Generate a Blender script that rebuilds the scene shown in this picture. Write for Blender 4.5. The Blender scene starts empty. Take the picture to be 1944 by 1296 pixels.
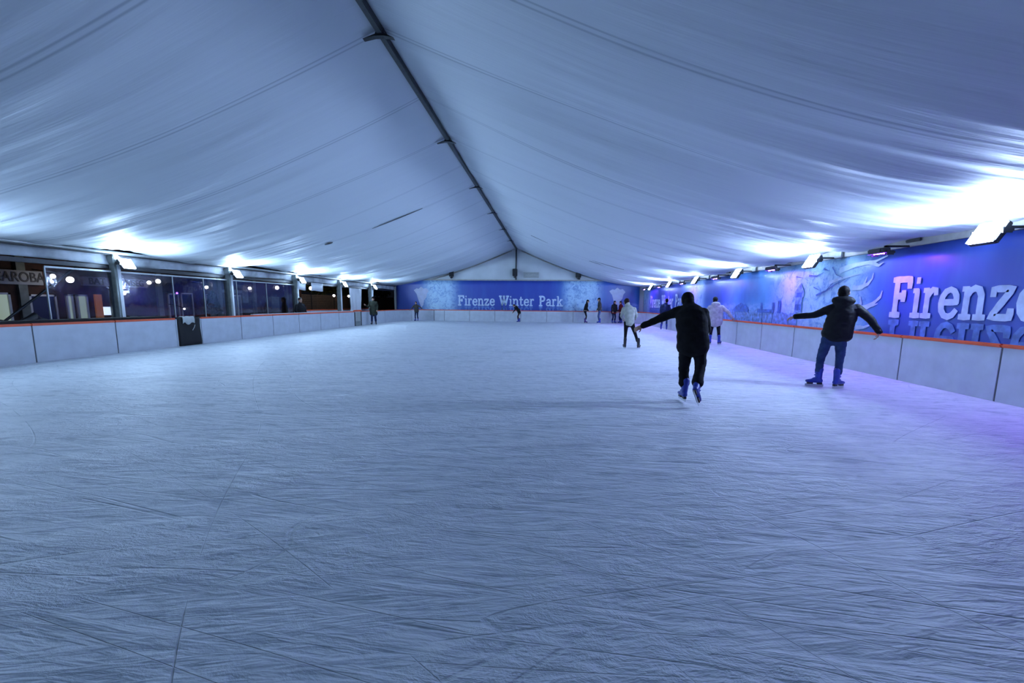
import bpy, bmesh, math, random
import numpy as np
from mathutils import Vector, Matrix, noise
random.seed(7); rng=np.random.RandomState(5)
PI=math.pi
C=bpy.context.scene.collection
V=Vector
# ------------------------------------------------------------------ helpers
def link(o,parent=None):
    C.objects.link(o)
    if parent is not None: o.parent=parent
    return o
def tag(o,label=None,cat=None,group=None,kind=None):
    if label: o['label']=label
    if cat: o['category']=cat
    if group: o['group']=group
    if kind: o['kind']=kind
    return o
def empty(name,loc=(0,0,0),rz=0,label=None,cat=None,group=None,kind=None):
    o=bpy.data.objects.new(name,None); o.empty_display_size=.2
    o.location=loc; o.rotation_euler=(0,0,rz); C.objects.link(o)
    return tag(o,label,cat,group,kind)
def copy_tree(o,parent=None):
    c=o.copy(); C.objects.link(c); c.parent=parent
    for ch in [x for x in o.children]: copy_tree(ch,c)
    return c
class MB:
    def __init__(s): s.v=[]; s.f=[]
    def add(s,vs,fs):
        n=len(s.v); s.v+= [tuple(v) for v in vs]; s.f+=[tuple(i+n for i in f) for f in fs]; return s
    def box(s,x0,x1,y0,y1,z0,z1,bev=0,M=None):
        bm=bmesh.new(); bmesh.ops.create_cube(bm,size=1)
        for v in bm.verts: v.co=V(((x0+x1)/2+v.co.x*(x1-x0),(y0+y1)/2+v.co.y*(y1-y0),(z0+z1)/2+v.co.z*(z1-z0)))
        if bev: bmesh.ops.bevel(bm,geom=bm.edges[:],offset=bev,segments=2,affect='EDGES')
        if M is not None: bmesh.ops.transform(bm,matrix=M,verts=bm.verts)
        bm.verts.index_update(); s.add([v.co[:] for v in bm.verts],[[v.index for v in f.verts] for f in bm.faces]); bm.free(); return s
    def tube(s,pts,rad,side=(1,0,0),n=14,cap=True):
        """rings along pts; rad = r or (a,b) per point; a along side"""
        pts=[V(p) for p in pts]
        if not isinstance(rad,list): rad=[rad]*len(pts)
        rad=[(r,r) if not isinstance(r,tuple) else r for r in rad]
        R=[];N=len(pts)
        T=[(pts[min(i+1,N-1)]-pts[max(i-1,0)]).normalized() for i in range(N)]
        seq=[]
        if cap:
            for k in (1.0,.92,.7,.38): seq.append((pts[0]-T[0]*min(rad[0])*k,T[0],rad[0],math.sqrt(max(0,1-k*k))))
        for i in range(N): seq.append((pts[i],T[i],rad[i],1.0))
        if cap:
            for k in (.38,.7,.92,1.0): seq.append((pts[-1]+T[-1]*min(rad[-1])*k,T[-1],rad[-1],math.sqrt(max(0,1-k*k))))
        vs=[];fs=[]
        sd=V(side)
        for (p,t,r,k) in seq:
            a=sd-t*sd.dot(t)
            if a.length<1e-3: a=t.orthogonal()
            a.normalize(); b=t.cross(a)
            k=max(k,.02)
            for j in range(n):
                th=2*PI*j/n; vs.append(p+a*(r[0]*k*math.cos(th))+b*(r[1]*k*math.sin(th)))
        L=len(seq)
        for i in range(L-1):
            for j in range(n):
                fs.append((i*n+j,i*n+(j+1)%n,(i+1)*n+(j+1)%n,(i+1)*n+j))
        fs.append(tuple(reversed(range(n)))); fs.append(tuple((L-1)*n+j for j in range(n)))
        return s.add(vs,fs)
    def blob(s,c,r,ax=None,n=12):
        """ellipsoid; ax=(x,y,z) axes"""
        c=V(c); ax=ax or (V((1,0,0)),V((0,1,0)),V((0,0,1)))
        vs=[];fs=[];m=n//2+2
        for i in range(m+1):
            ph=PI*i/m; sr=max(math.sin(ph),.01); cz=-math.cos(ph)
            for j in range(n):
                th=2*PI*j/n
                vs.append(c+ax[0]*(r[0]*sr*math.cos(th))+ax[1]*(r[1]*sr*math.sin(th))+ax[2]*(r[2]*cz))
        for i in range(m):
            for j in range(n): fs.append((i*n+j,i*n+(j+1)%n,(i+1)*n+(j+1)%n,(i+1)*n+j))
        fs.append(tuple(reversed(range(n)))); fs.append(tuple(m*n+j for j in range(n)))
        return s.add(vs,fs)
    def prism(s,poly,y0,y1):
        n=len(poly)
        vs=[(p[0],y0,p[1]) for p in poly]+[(p[0],y1,p[1]) for p in poly]
        fs=[tuple(range(n)),tuple(reversed(range(n,2*n)))]+[(i,n+i,n+(i+1)%n,(i+1)%n) for i in range(n)]
        return s.add(vs,fs)
    def mesh(s,name):
        me=bpy.data.meshes.new(name); me.from_pydata(s.v,[],s.f); me.validate()
        bm=bmesh.new(); bm.from_mesh(me); bmesh.ops.recalc_face_normals(bm,faces=bm.faces); bm.to_mesh(me); bm.free(); return me
    def build(s,name,m,parent=None,smooth=False,label=None):
        me=s.mesh(name); me.materials.append(m)
        if smooth: me.polygons.foreach_set('use_smooth',[True]*len(me.polygons))
        o=link(bpy.data.objects.new(name,me),parent)
        if label: o['label']=label
        return o
    def remesh(s,name,m,parent,vox=.01,smooth=6,fold=0,fs=9,label=None):
        """voxel-fuse every closed shape collected into one continuous skin"""
        me=s.mesh(name); o=bpy.data.objects.new(name,me); C.objects.link(o)
        r=o.modifiers.new('r','REMESH'); r.mode='VOXEL'; r.voxel_size=vox; r.use_smooth_shade=True
        k=o.modifiers.new('s','SMOOTH'); k.factor=.5; k.iterations=smooth
        dg=bpy.context.evaluated_depsgraph_get(); dg.update()
        me2=bpy.data.meshes.new_from_object(o.evaluated_get(dg)); me2.name=name
        bpy.data.objects.remove(o); bpy.data.meshes.remove(me)
        if fold:
            me2.calc_loop_triangles() if False else None
            co=[v.co.copy() for v in me2.vertices]; no=[v.normal.copy() for v in me2.vertices]
            for i,v in enumerate(me2.vertices):
                p=co[i]; q=V((p.x*fs*.8,p.y*fs*.8,p.z*fs*1.5))
                d=noise.noise(q)*1.0+noise.noise(q*2.3)*.5
                v.co=p+no[i]*(d*fold)
        me2.materials.clear(); me2.materials.append(m)
        me2.polygons.foreach_set('use_smooth',[True]*len(me2.polygons))
        o=link(bpy.data.objects.new(name,me2),parent)
        if label: o['label']=label
        return o
# ------------------------------------------------------------------ materials
def newmat(name):
    m=bpy.data.materials.new(name); m.use_nodes=True; nt=m.node_tree
    return m,nt,nt.nodes['Principled BSDF']
def N(nt,t,**k):
    n=nt.nodes.new(t)
    for a,b in k.items():
        if a=='inp':
            for x,y in b.items():
                n.inputs[x].default_value=y
        else: setattr(n,a,b)
    return n
def mat(name,col,rough=.6,metal=0,emit=None,es=0,ns=0,nd=.15,bump=0,bs=60,coat=0,spec=.5,stretch=(1,1,1)):
    m,nt,b=newmat(name); L=nt.links.new
    b.inputs['Base Color'].default_value=(*col,1); b.inputs['Roughness'].default_value=rough; b.inputs['Metallic'].default_value=metal
    b.inputs['Coat Weight'].default_value=coat; b.inputs['Specular IOR Level'].default_value=spec
    if emit: b.inputs['Emission Color'].default_value=(*emit,1); b.inputs['Emission Strength'].default_value=es
    if ns or bump:
        tc=N(nt,'ShaderNodeTexCoord'); mp=N(nt,'ShaderNodeMapping'); mp.inputs['Scale'].default_value=stretch; L(tc.outputs['Object'],mp.inputs['Vector'])
    if ns:
        n=N(nt,'ShaderNodeTexNoise',inp={'Scale':ns,'Detail':4}); L(mp.outputs[0],n.inputs['Vector'])
        r=N(nt,'ShaderNodeValToRGB'); r.color_ramp.elements[0].color=(*[c*(1-nd*2) for c in col],1); r.color_ramp.elements[1].color=(*[min(1,c*(1+nd)) for c in col],1)
        r.color_ramp.elements[0].position=.3; r.color_ramp.elements[1].position=.7
        L(n.outputs['Fac'],r.inputs[0]); L(r.outputs[0],b.inputs['Base Color'])
    if bump:
        n2=N(nt,'ShaderNodeTexNoise',inp={'Scale':bs,'Detail':3}); L(mp.outputs[0],n2.inputs['Vector'])
        bp=N(nt,'ShaderNodeBump',inp={'Strength':bump,'Distance':.01}); L(n2.outputs['Fac'],bp.inputs['Height']); L(bp.outputs[0],b.inputs['Normal'])
    return m
M={}
M['alu']=mat('aluminium',(.42,.45,.44),.4,.6,ns=6,nd=.08)
M['post']=mat('post_paint',(.26,.29,.28),.5,.2,ns=5)
M['beige']=mat('beam_beige',(.36,.36,.33),.55,ns=4,nd=.1)
M['dark']=mat('dark_metal',(.02,.022,.025),.45,.3,ns=20)
M['ridge']=mat('ridge_metal',(.05,.058,.062),.5,.4,ns=8)
M['black']=mat('black_plastic',(.012,.012,.014),.45,ns=15)
M['rubber']=mat('black_rubber',(.004,.0045,.005),.8,bump=.3,bs=30)
M['white_pvc']=mat('white_pvc',(.72,.76,.80),.4,ns=2,nd=.04)
M['board']=mat('rink_board_plastic',(.55,.60,.66),.32,ns=3,nd=.05,bump=.08,bs=9)
M['orange']=mat('orange_cap',(.72,.10,.018),.4,ns=4,nd=.1)
M['seam']=mat('board_seam',(.06,.07,.08),.5,ns=10)
M['cloth']=mat('grey_cloth',(.5,.53,.52),.9,bump=.4,bs=25)
M['gable']=mat('gable_fabric',(.55,.60,.62),.6,ns=.7,nd=.06,bump=.3,bs=3)
M['valance']=mat('valance_fabric',(.42,.46,.5),.6,ns=1.5,nd=.25,bump=.3,bs=4)
M['vent']=mat('vent_grille',(.30,.33,.31),.7,ns=10)
M['print_white']=mat('print_snow_white',(.55,.70,.92),.45,ns=5,nd=.12)
M['print_pale']=mat('print_pale_blue',(.12,.24,.62),.45,ns=6,nd=.2)
M['print_grey']=mat('print_grey_lilac',(.50,.56,.78),.45,ns=3,nd=.06)
M['print_town']=mat('print_town',(.20,.36,.74),.45,ns=7,nd=.3)
M['print_town_dark']=mat('print_town_dark',(.06,.15,.5),.45,ns=7,nd=.3)
M['pavement']=mat('pavement_asphalt',(.03,.03,.035),.7,ns=2,bump=.3,bs=30)
M['brick']=mat('facade_brick',(.045,.014,.009),.8,ns=3,nd=.3,bump=.5,bs=20)
M['brown_wood']=mat('fence_wood',(.20,.125,.075),.75,ns=5,nd=.25,stretch=(1,1,8))
M['cream']=mat('cream_plaster',(.18,.21,.20),.7,ns=3)
M['frame_white']=mat('window_frame_white',(.6,.62,.66),.5,ns=5,nd=.05)
M['glass_dark']=mat('shop_glass_dark',(.015,.02,.06),.15,emit=(.05,.06,.22),es=.06)
M['glass_lit']=mat('shop_glass_lit',(.5,.6,.5),.3,emit=(.75,.95,.70),es=.25)
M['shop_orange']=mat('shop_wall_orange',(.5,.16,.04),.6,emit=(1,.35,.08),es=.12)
M['shop_white']=mat('shop_display_lit',(.6,.7,.8),.4,emit=(.8,.95,1),es=1.4)
M['shop_violet']=mat('shop_lamp_violet',(.2,.1,.6),.4,emit=(.25,.08,1),es=14)
M['sign']=mat('sign_board_white',(.26,.28,.33),.6,ns=4,nd=.06)
M['sign_dim']=mat('sign_board_dim',(.20,.19,.27),.6,ns=4,nd=.1)
M['sign_ink']=mat('sign_lettering_dark',(.01,.012,.03),.6)
M['roof']=mat('roof_dark',(.02,.02,.025),.8,ns=3)
M['leaf']=mat('leaf_dark',(.018,.038,.014),.7,ns=9,nd=.4)
M['leaf_y']=mat('leaf_yellow_green',(.09,.10,.015),.7,ns=5,nd=.4)
M['bark']=mat('bark',(.05,.035,.025),.9,ns=9)
M['globe']=mat('lamp_globe',(1,.95,.85),.3,emit=(1,.93,.85),es=15)
M['glass_white']=mat('floodlight_glass',(.9,.95,1),.3,emit=(.36,.56,1),es=1)
M['glass_violet']=mat('violet_led_glass',(.3,.2,1),.3,emit=(.24,.05,1),es=1.6)
M['skin']=mat('skin',(.42,.24,.17),.55,ns=12,nd=.06)
M['eye']=mat('eye_white',(.6,.6,.6),.2)
M['hair']=mat('hair_black',(.006,.005,.005),.7,ns=30,bump=.3,bs=120,spec=.12)
M['hair_br']=mat('hair_dark_brown',(.02,.010,.008),.7,ns=30,bump=.3,bs=120,spec=.12)
M['hat']=mat('dark_knit_cap',(.008,.008,.009),.9,bump=.3,bs=150,spec=.1)
M['boot_blue']=mat('skate_blue_plastic',(.015,.04,.36),.35,ns=12,nd=.15)
M['boot_black']=mat('skate_black_plastic',(.012,.012,.016),.4,ns=12)
M['boot_purple']=mat('skate_purple_plastic',(.06,.02,.2),.4,ns=12)
M['steel']=mat('blade_steel',(.6,.63,.66),.45,.7)
def fab(name,col,rough=.85): 
    M[name]=mat(name,col,rough,ns=10,nd=.14,bump=.12,bs=90,spec=.15); return M[name]
fab('black_jacket',(.011,.011,.013)); fab('black_shell',(.009,.010,.012),.6); fab('black_trouser',(.008,.008,.011))
fab('denim',(.030,.055,.14)); fab('denim_light',(.06,.09,.2)); fab('navy',(.012,.018,.06))
fab('offwhite',(.42,.44,.40)); fab('greywhite',(.50,.47,.52)); fab('coat_green',(.020,.024,.017)); fab('dark_red',(.13,.012,.016))
fab('red',(.30,.02,.02)); fab('brown_trouser',(.06,.035,.035)); fab('charcoal',(.03,.032,.035)); fab('tan',(.3,.24,.18)); fab('olive',(.05,.048,.045))

# ice -----------------------------------------------------------------
def ice_mat():
    m,nt,b=newmat('ice'); L=nt.links.new
    tc=N(nt,'ShaderNodeTexCoord')
    def mp(ang,sc,loc=(0,0,0)):
        n=N(nt,'ShaderNodeMapping'); n.inputs['Rotation'].default_value=(0,0,ang); L(tc.outputs['Object'],n.inputs['Vector'])
        n2=N(nt,'ShaderNodeMapping'); n2.inputs['Scale'].default_value=sc; n2.inputs['Location'].default_value=loc; L(n.outputs[0],n2.inputs['Vector']); return n2
    def math_(op,a,b_=None,c=None):
        n=N(nt,'ShaderNodeMath',operation=op)
        for i,x in enumerate((a,b_,c)):
            if x is None: continue
            if isinstance(x,(int,float)): n.inputs[i].default_value=x
            else: L(x,n.inputs[i])
        return n.outputs[0]
    def smooth(x,a,b_,o0=0.,o1=1.):
        n=N(nt,'ShaderNodeMapRange',interpolation_type='SMOOTHSTEP'); L(x,n.inputs['Value'])
        n.inputs['From Min'].default_value=a; n.inputs['From Max'].default_value=b_; n.inputs['To Min'].default_value=o0; n.inputs['To Max'].default_value=o1
        return n.outputs[0]
    def noise_(v,s,d=2,dist=0,rough=.5):
        n=N(nt,'ShaderNodeTexNoise',noise_dimensions='2D',inp={'Scale':s,'Detail':d,'Distortion':dist,'Roughness':rough}); L(v.outputs[0],n.inputs['Vector']); return n.outputs['Fac']
    # long curved blade cuts: thin contour lines of stretched noise fields
    grooves=None
    mk1=noise_(mp(.3,(.5,1.1,1)),1.0,1); mk2=noise_(mp(-.5,(.5,1.2,1),(7,3,0)),1.0,1)
    spec=[(.10,(.10,.95,1),.0024,(3,1,0)),(-.20,(.11,1.1,1),.0024,(9,4,0)),(.48,(.09,.9,1),.0018,(1,7,0)),(.95,(.12,.7,1),.0014,(15,9,0)),(-.55,(.09,.9,1),.0016,(8,2,0)),(.02,(.16,3.3,1),.0065,(24,18,0)),(.22,(.15,2.9,1),.006,(14,38,0))]
    for i,(a,sc,w,lo) in enumerate(spec):
        f=noise_(mp(a,sc,lo),1.0,0,.3)
        d=math_('ABSOLUTE',math_('SUBTRACT',f,.5))
        l=smooth(d,w*.25,w*1.6,1,0)
        mk=mk1 if i%2 else mk2
        l=math_('MULTIPLY',l,smooth(mk,.40,.58) if i%3 else smooth(mk,.58,.42))
        grooves=l if grooves is None else math_('MAXIMUM',grooves,l)
    st1=noise_(mp(.09,(.8,6,1)),1.0,4,.15,.66)
    st2=noise_(mp(-.24,(.8,5,1),(5,5,0)),1.0,4,.15,.66)
    lump=noise_(mp(.1,(1.6,2.8,1)),2.6,5,.25,.68)
    rid=math_('ADD',math_('MAXIMUM',st1,st2),math_('MULTIPLY',mk2,.3))
    h=math_('ADD',math_('MULTIPLY',rid,1.5),math_('MULTIPLY',lump,smooth(mk2,.42,.62,.45,1.5)))
    h=math_('SUBTRACT',h,math_('MULTIPLY',grooves,.30))
    bp=N(nt,'ShaderNodeBump',inp={'Strength':1.0,'Distance':.024}); L(h,bp.inputs['Height']); L(bp.outputs[0],b.inputs['Normal'])
    tone=math_('ADD',math_('MULTIPLY',smooth(rid,.45,.95),.5),math_('MULTIPLY',smooth(lump,.3,.7),.5))
    tone=math_('SUBTRACT',tone,math_('MULTIPLY',grooves,.22))
    r=N(nt,'ShaderNodeValToRGB'); e=r.color_ramp.elements; e[0].position=0; e[0].color=(.52,.58,.63,1); e[1].position=1; e[1].color=(.86,.90,.94,1)
    e2=e.new(.35); e2.color=(.72,.77,.82,1)
    L(tone,r.inputs[0]); L(r.outputs[0],b.inputs['Base Color'])
    b.inputs['Roughness'].default_value=.55; b.inputs['Specular IOR Level'].default_value=.45
    return m
M['ice']=ice_mat()
# liner ---------------------------------------------------------------
def liner_mat():
    m,nt,b=newmat('liner_fabric'); L=nt.links.new
    tc=N(nt,'ShaderNodeTexCoord'); sep=N(nt,'ShaderNodeSeparateXYZ'); L(tc.outputs['Object'],sep.inputs[0])
    # sewn seams every 2.5 m
    a=N(nt,'ShaderNodeMath',operation='ADD',inp={1:1.91+50}); L(sep.outputs['Y'],a.inputs[0])
    md=N(nt,'ShaderNodeMath',operation='MODULO',inp={1:2.5}); L(a.outputs[0],md.inputs[0])
    sb=N(nt,'ShaderNodeMath',operation='SUBTRACT',inp={1:.07}); L(md.outputs[0],sb.inputs[0])
    ab=N(nt,'ShaderNodeMath',operation='ABSOLUTE'); L(sb.outputs[0],ab.inputs[0])
    s2=N(nt,'ShaderNodeMath',operation='SUBTRACT',inp={1:.05}); L(ab.outputs[0],s2.inputs[0])
    a2=N(nt,'ShaderNodeMath',operation='ABSOLUTE'); L(s2.outputs[0],a2.inputs[0])
    mr=N(nt,'ShaderNodeMapRange',interpolation_type='SMOOTHSTEP',inp={'From Min':.0,'From Max':.034,'To Min':.8,'To Max':0}); L(a2.outputs[0],mr.inputs[0])
    mx=N(nt,'ShaderNodeMix',data_type='RGBA'); mx.inputs['A'].default_value=(.60,.65,.69,1); mx.inputs['B'].default_value=(.36,.41,.46,1)
    L(mr.outputs[0],mx.inputs[0]); L(mx.outputs['Result'],b.inputs['Base Color'])
    mp=N(nt,'ShaderNodeMapping'); mp.inputs['Scale'].default_value=(.2,3.6,.2); L(tc.outputs['Object'],mp.inputs['Vector'])
    n=N(nt,'ShaderNodeTexNoise',inp={'Scale':1.0,'Detail':4,'Roughness':.55,'Distortion':.25}); L(mp.outputs[0],n.inputs['Vector'])
    bp=N(nt,'ShaderNodeBump',inp={'Strength':.4,'Distance':.05}); L(n.outputs['Fac'],bp.inputs['Height']); L(bp.outputs[0],b.inputs['Normal'])
    b.inputs['Roughness'].default_value=.6; b.inputs['Specular IOR Level'].default_value=.25
    return m
M['liner']=liner_mat()
# banner --------------------------------------------------------------
def banner_mat():
    m,nt,b=newmat('banner_print'); L=nt.links.new
    tc=N(nt,'ShaderNodeTexCoord'); sep=N(nt,'ShaderNodeSeparateXYZ'); L(tc.outputs['Object'],sep.inputs[0])
    def ramp(src,els,interp='EASE'):
        r=N(nt,'ShaderNodeValToRGB'); r.color_ramp.interpolation=interp
        while len(r.color_ramp.elements)<len(els): r.color_ramp.elements.new(.5)
        for e,(p,c) in zip(r.color_ramp.elements,els): e.position=p; e.color=(c,c,c,1) if isinstance(c,(int,float)) else (*c,1)
        L(src,r.inputs[0]); return r.outputs[0]
    def ma(op,a,b_):
        n=N(nt,'ShaderNodeMath',operation=op)
        for i,x in enumerate((a,b_)):
            if isinstance(x,(int,float)): n.inputs[i].default_value=x
            else: L(x,n.inputs[i])
        return n.outputs[0]
    def noi(sc,d,dist=0,st=(1,1,1),r=.6):
        mp=N(nt,'ShaderNodeMapping'); mp.inputs['Scale'].default_value=st; L(tc.outputs['Object'],mp.inputs['Vector'])
        n=N(nt,'ShaderNodeTexNoise',inp={'Scale':sc,'Detail':d,'Distortion':dist,'Roughness':r}); L(mp.outputs[0],n.inputs['Vector']); return n.outputs['Fac']
    u=ma('DIVIDE',ma('ADD',sep.outputs['X'],8.0),44.0)   # u from -8 to 36
    def U(x): return (x+8)/44
    # repeating artwork; one repeat is 25 m
    tree=ramp(u,[(0,0),(U(-3.3),0),(U(-2.2),1),(U(-.9),.9),(U(.4),0),(U(8.8),0),(U(9.9),.9),(U(11.6),.9),(U(12.7),0),(U(18.6),0),(U(20.8),1),(U(23.4),1),(U(24.5),0),(U(33.5),0),(1,1)])
    sky=ramp(u,[(0,.0),(U(-4.0),.08),(U(-2.4),.5),(U(-.6),.4),(U(1.5),.02),(U(8),.02),(U(10),.5),(U(12.3),.3),(U(13.4),.1),(U(14.6),.15),(U(16),.75),(U(21),1),(U(23.6),.8),(U(25.2),.03),(1,.05)])
    deep=(.035,.070,.40); mid=(.11,.36,.76); 
    mixb=N(nt,'ShaderNodeMix',data_type='RGBA'); mixb.inputs['A'].default_value=(*deep,1); mixb.inputs['B'].default_value=(*mid,1)
    cl=noi(.55,4,.4); L(ma('MULTIPLY',sky,ramp(cl,[(.25,.45),(.7,1.)])),mixb.inputs[0])
    # soft light rays / haze in the blue
    ray=noi(1,3,.2,(1.4,1,.25)); haze=ramp(ray,[(.45,0),(.8,.4)])
    mixh=N(nt,'ShaderNodeMix',data_type='RGBA'); L(ma('MULTIPLY',haze,ma('ADD',.25,sky)),mixh.inputs[0]); L(mixb.outputs['Result'],mixh.inputs['A']); mixh.inputs['B'].default_value=(.10,.36,.86,1)
    # snow-covered branches
    fr=noi(2.2,8,1.4,(1,1,1),.72); fr2=noi(6,4,2.0)
    br=ramp(ma('ADD',ma('MULTIPLY',fr,.8),ma('MULTIPLY',fr2,.3)),[(.42,.10),(.50,.6),(.58,1)],'LINEAR')
    mixt=N(nt,'ShaderNodeMix',data_type='RGBA'); L(ma('MULTIPLY',tree,br),mixt.inputs[0]); L(mixh.outputs['Result'],mixt.inputs['A']); mixt.inputs['B'].default_value=(.46,.70,.90,1)
    # town roofs along the bottom of the middle stretch
    tw=ramp(u,[(0,0),(U(12.8),0),(U(14.2),1),(U(20),1),(U(22),.2),(U(23),0)])
    zz=ramp(ma('DIVIDE',ma('SUBTRACT',sep.outputs['Z'],.9),2.0),[(0,1),(.28,.9),(.42,0)])
    rt=noi(3.2,6,.3,(1,1,2.6),.7); rr=ramp(rt,[(.42,0),(.5,.6),(.6,1)],'LINEAR')
    mixw=N(nt,'ShaderNodeMix',data_type='RGBA'); L(ma('MULTIPLY',ma('MULTIPLY',tw,zz),rr),mixw.inputs[0]); L(mixt.outputs['Result'],mixw.inputs['A']); mixw.inputs['B'].default_value=(.30,.46,.84,1)
    L(mixw.outputs['Result'],b.inputs['Base Color'])
    b.inputs['Roughness'].default_value=.38; b.inputs['Specular IOR Level'].default_value=.5
    cr=noi(.8,3,.2,(1,1,.4)); bp=N(nt,'ShaderNodeBump',inp={'Strength':.25,'Distance':.08}); L(cr,bp.inputs['Height']); L(bp.outputs[0],b.inputs['Normal'])
    return m
M['banner']=banner_mat()
# clear pvc window ----------------------------------------------------
def pvc():
    m,nt,b=newmat('clear_pvc'); L=nt.links.new
    out=nt.nodes['Material Output']; nt.nodes.remove(b)
    t=N(nt,'ShaderNodeBsdfTransparent'); t.inputs[0].default_value=(.86,.88,.94,1)
    g=N(nt,'ShaderNodeBsdfGlossy'); g.inputs['Roughness'].default_value=.05
    fr=N(nt,'ShaderNodeFresnel',inp={'IOR':1.45}); ad=N(nt,'ShaderNodeMath',operation='MULTIPLY_ADD',inp={1:.32,2:.0}); L(fr.outputs[0],ad.inputs[0])
    tc=N(nt,'ShaderNodeTexCoord'); n=N(nt,'ShaderNodeTexNoise',inp={'Scale':1.6,'Detail':3}); L(tc.outputs['Object'],n.inputs['Vector'])
    bp=N(nt,'ShaderNodeBump',inp={'Strength':.12,'Distance':.05}); L(n.outputs['Fac'],bp.inputs['Height']); L(bp.outputs[0],g.inputs['Normal'])
    mx=N(nt,'ShaderNodeMixShader'); L(ad.outputs[0],mx.inputs[0]); L(t.outputs[0],mx.inputs[1]); L(g.outputs[0],mx.inputs[2]); L(mx.outputs[0],out.inputs['Surface'])
    return m
M['pvc']=pvc()

# ------------------------------------------------------------------ camera
F_,VX,VY,ROLL,PPY=841.6,1045.74,576.3,.009,697.6
CAMZ=1.55
dy=V((VX-972,VY-PPY,F_)).normalized(); h_=V((1,ROLL,0)); dx=(h_-dy*h_.dot(dy)).normalized(); dz=dx.cross(dy)
if dz.y>0: dz=-dz
# rows of world axes in image frame (x right, y down, z forward)
right=V((dx.x,dy.x,dz.x)); down=V((dx.y,dy.y,dz.y)); fwd=V((dx.z,dy.z,dz.z))
cam=bpy.data.cameras.new('camera'); co=bpy.data.objects.new('camera',cam); C.objects.link(co)
R=Matrix((right,-down,-fwd)).transposed().to_4x4(); R.translation=V((0,0,CAMZ)); co.matrix_world=R
cam.sensor_width=36; cam.lens=F_/1944*36; cam.shift_y=(PPY-648)/1944; cam.clip_end=300; cam.clip_start=.05
bpy.context.scene.camera=co

# ------------------------------------------------------------------ shell
XL,XR,Y0,Y1=-12.6,7.41,-1.91,38.08
XRID,ZR=-3.0,6.2
XEL,XER,ZEL,ZER=-13.6,7.72,3.03,2.98
FR=[8.09+5*k for k in range(-2,6)]
def struct(o): o['kind']='structure'; return o
struct(MB().box(XL-.05,XR+.05,Y0,Y1+.05,-.12,0).build('floor',M['ice']))
struct(MB().box(-70,40,-20,90,-.3,-.125).build('pavement',M['pavement']))
def liner(x,y):
    if x<XRID: s=(XRID-x)/(XRID-XEL); ze=ZEL
    else: s=(x-XRID)/(XER-XRID); ze=ZER
    s=min(max(s,0),1)
    A=(.47 if x<XRID else .56)-.07*math.cos(2*PI*(y-8.09)/5)
    return ZR+(ze-ZR)*s-4*A*s*(1-s)*(.80+.42*s)
# pleat field: sum of 1-D random series blended along the slope
ny=1000; ns=56
ys=np.linspace(Y0,Y1+.5,ny)
def series(step,seed):
    r=np.random.RandomState(seed); k=int(60/step)+4; v=r.randn(k)
    x=(ys+10)/step; i=np.floor(x).astype(int); t=x-i; t=t*t*(3-2*t); return v[i]*(1-t)+v[i+1]*t
def half(sign,name):
    xe=XEL if sign<0 else XER
    a=[[series(st,100*j+i+ (7 if sign<0 else 0)) for i in range(4)] for j,st in enumerate((1.3,.5,.2,.11))]
    amp=(.036,.021,.0055,.0015)
    vs=[];fs=[]
    for si in range(ns+1):
        s=si/ns; x=XRID+(xe-XRID)*s+ (.03*(1 if sign>0 else -1) if si==0 else 0)
        q=s*3; k=min(int(q),2); t=q-k; t=t*t*(3-2*t)
        d=sum(am*(A[k]*(1-t)+A[k+1]*t) for am,A in zip(amp,a))
        env=.25+.75*math.sin(PI*min(1,s*1.05))**.5 if s<.95 else .5
        edge=1+1.2*max(0,s-.6)/.4
        # rucked folds gathered at each floodlight post on the eave
        gat=np.zeros(ny)
        for y0 in FR:
            dd=ys-y0; w=np.exp(-(dd/.9)**2)
            gat+=w*np.sin(dd*(16+8*(1-s)))*.012*max(0,(s-.55)/.45)
        dd=d*env*edge+gat
        for j in range(ny): vs.append((x,float(ys[j]),liner(x,float(ys[j]))+float(dd[j])))
    for si in range(ns):
        for j in range(ny-1):
            p=si*ny+j; fs.append((p,p+1,p+ny+1,p+ny))
    me=bpy.data.meshes.new(name); me.from_pydata(vs,[],fs); me.materials.append(M['liner'])
    me.polygons.foreach_set('use_smooth',[True]*len(me.polygons))
    return me
ceil=empty('ceiling',(0,0,0)); struct(ceil)
link(bpy.data.objects.new('ceiling_liner',half(-1,'liner_left')),ceil)
link(bpy.data.objects.new('ceiling_liner',half(1,'liner_right')),ceil)
def slit(x0,x1,y,w,name):
    m=MB(); n=30; vs=[]; fs=[]
    for i in range(n+1):
        t=i/n; x=x0+(x1-x0)*t; ww=w*math.sin(PI*t)**.6+.004; z=liner(x,y)-.035
        for (dy_,dz_) in ((-ww,0),(ww,0),(ww,.012),(-ww,.012)): vs.append((x,y+dy_,z+dz_))
    for i in range(n):
        for j in range(4): fs.append((i*4+j,i*4+(j+1)%4,i*4+4+(j+1)%4,i*4+4+j))
    m.add(vs,fs); o=m.build(name,M['dark'],ceil,label='dark open gap along a sewn seam'); return o
slit(-1.2,4.0,25.6,.055,'open_seam'); slit(-7.3,-5.2,18.1,.03,'open_seam'); slit(2.2,3.2,27.1,.04,'open_seam'); slit(-9.35,-9.0,18.1,.09,'open_seam')
# upper roof skin above the liner (keeps the night out)
m=MB()
for (xa,za,xb,zb) in ((XEL-.3,3.15,XRID,6.75),(XRID,6.75,XER+.3,3.1)):
    m.add([(xa,Y0,za),(xb,Y0,zb),(xb,Y1+.6,zb),(xa,Y1+.6,za),(xa,Y0,za+.02),(xb,Y0,zb+.02),(xb,Y1+.6,zb+.02),(xa,Y1+.6,za+.02)],[(0,1,2,3),(4,5,6,7),(0,1,5,4),(2,3,7,6),(0,3,7,4),(1,2,6,5)])
struct(m.build('roof',M['gable']))
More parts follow.
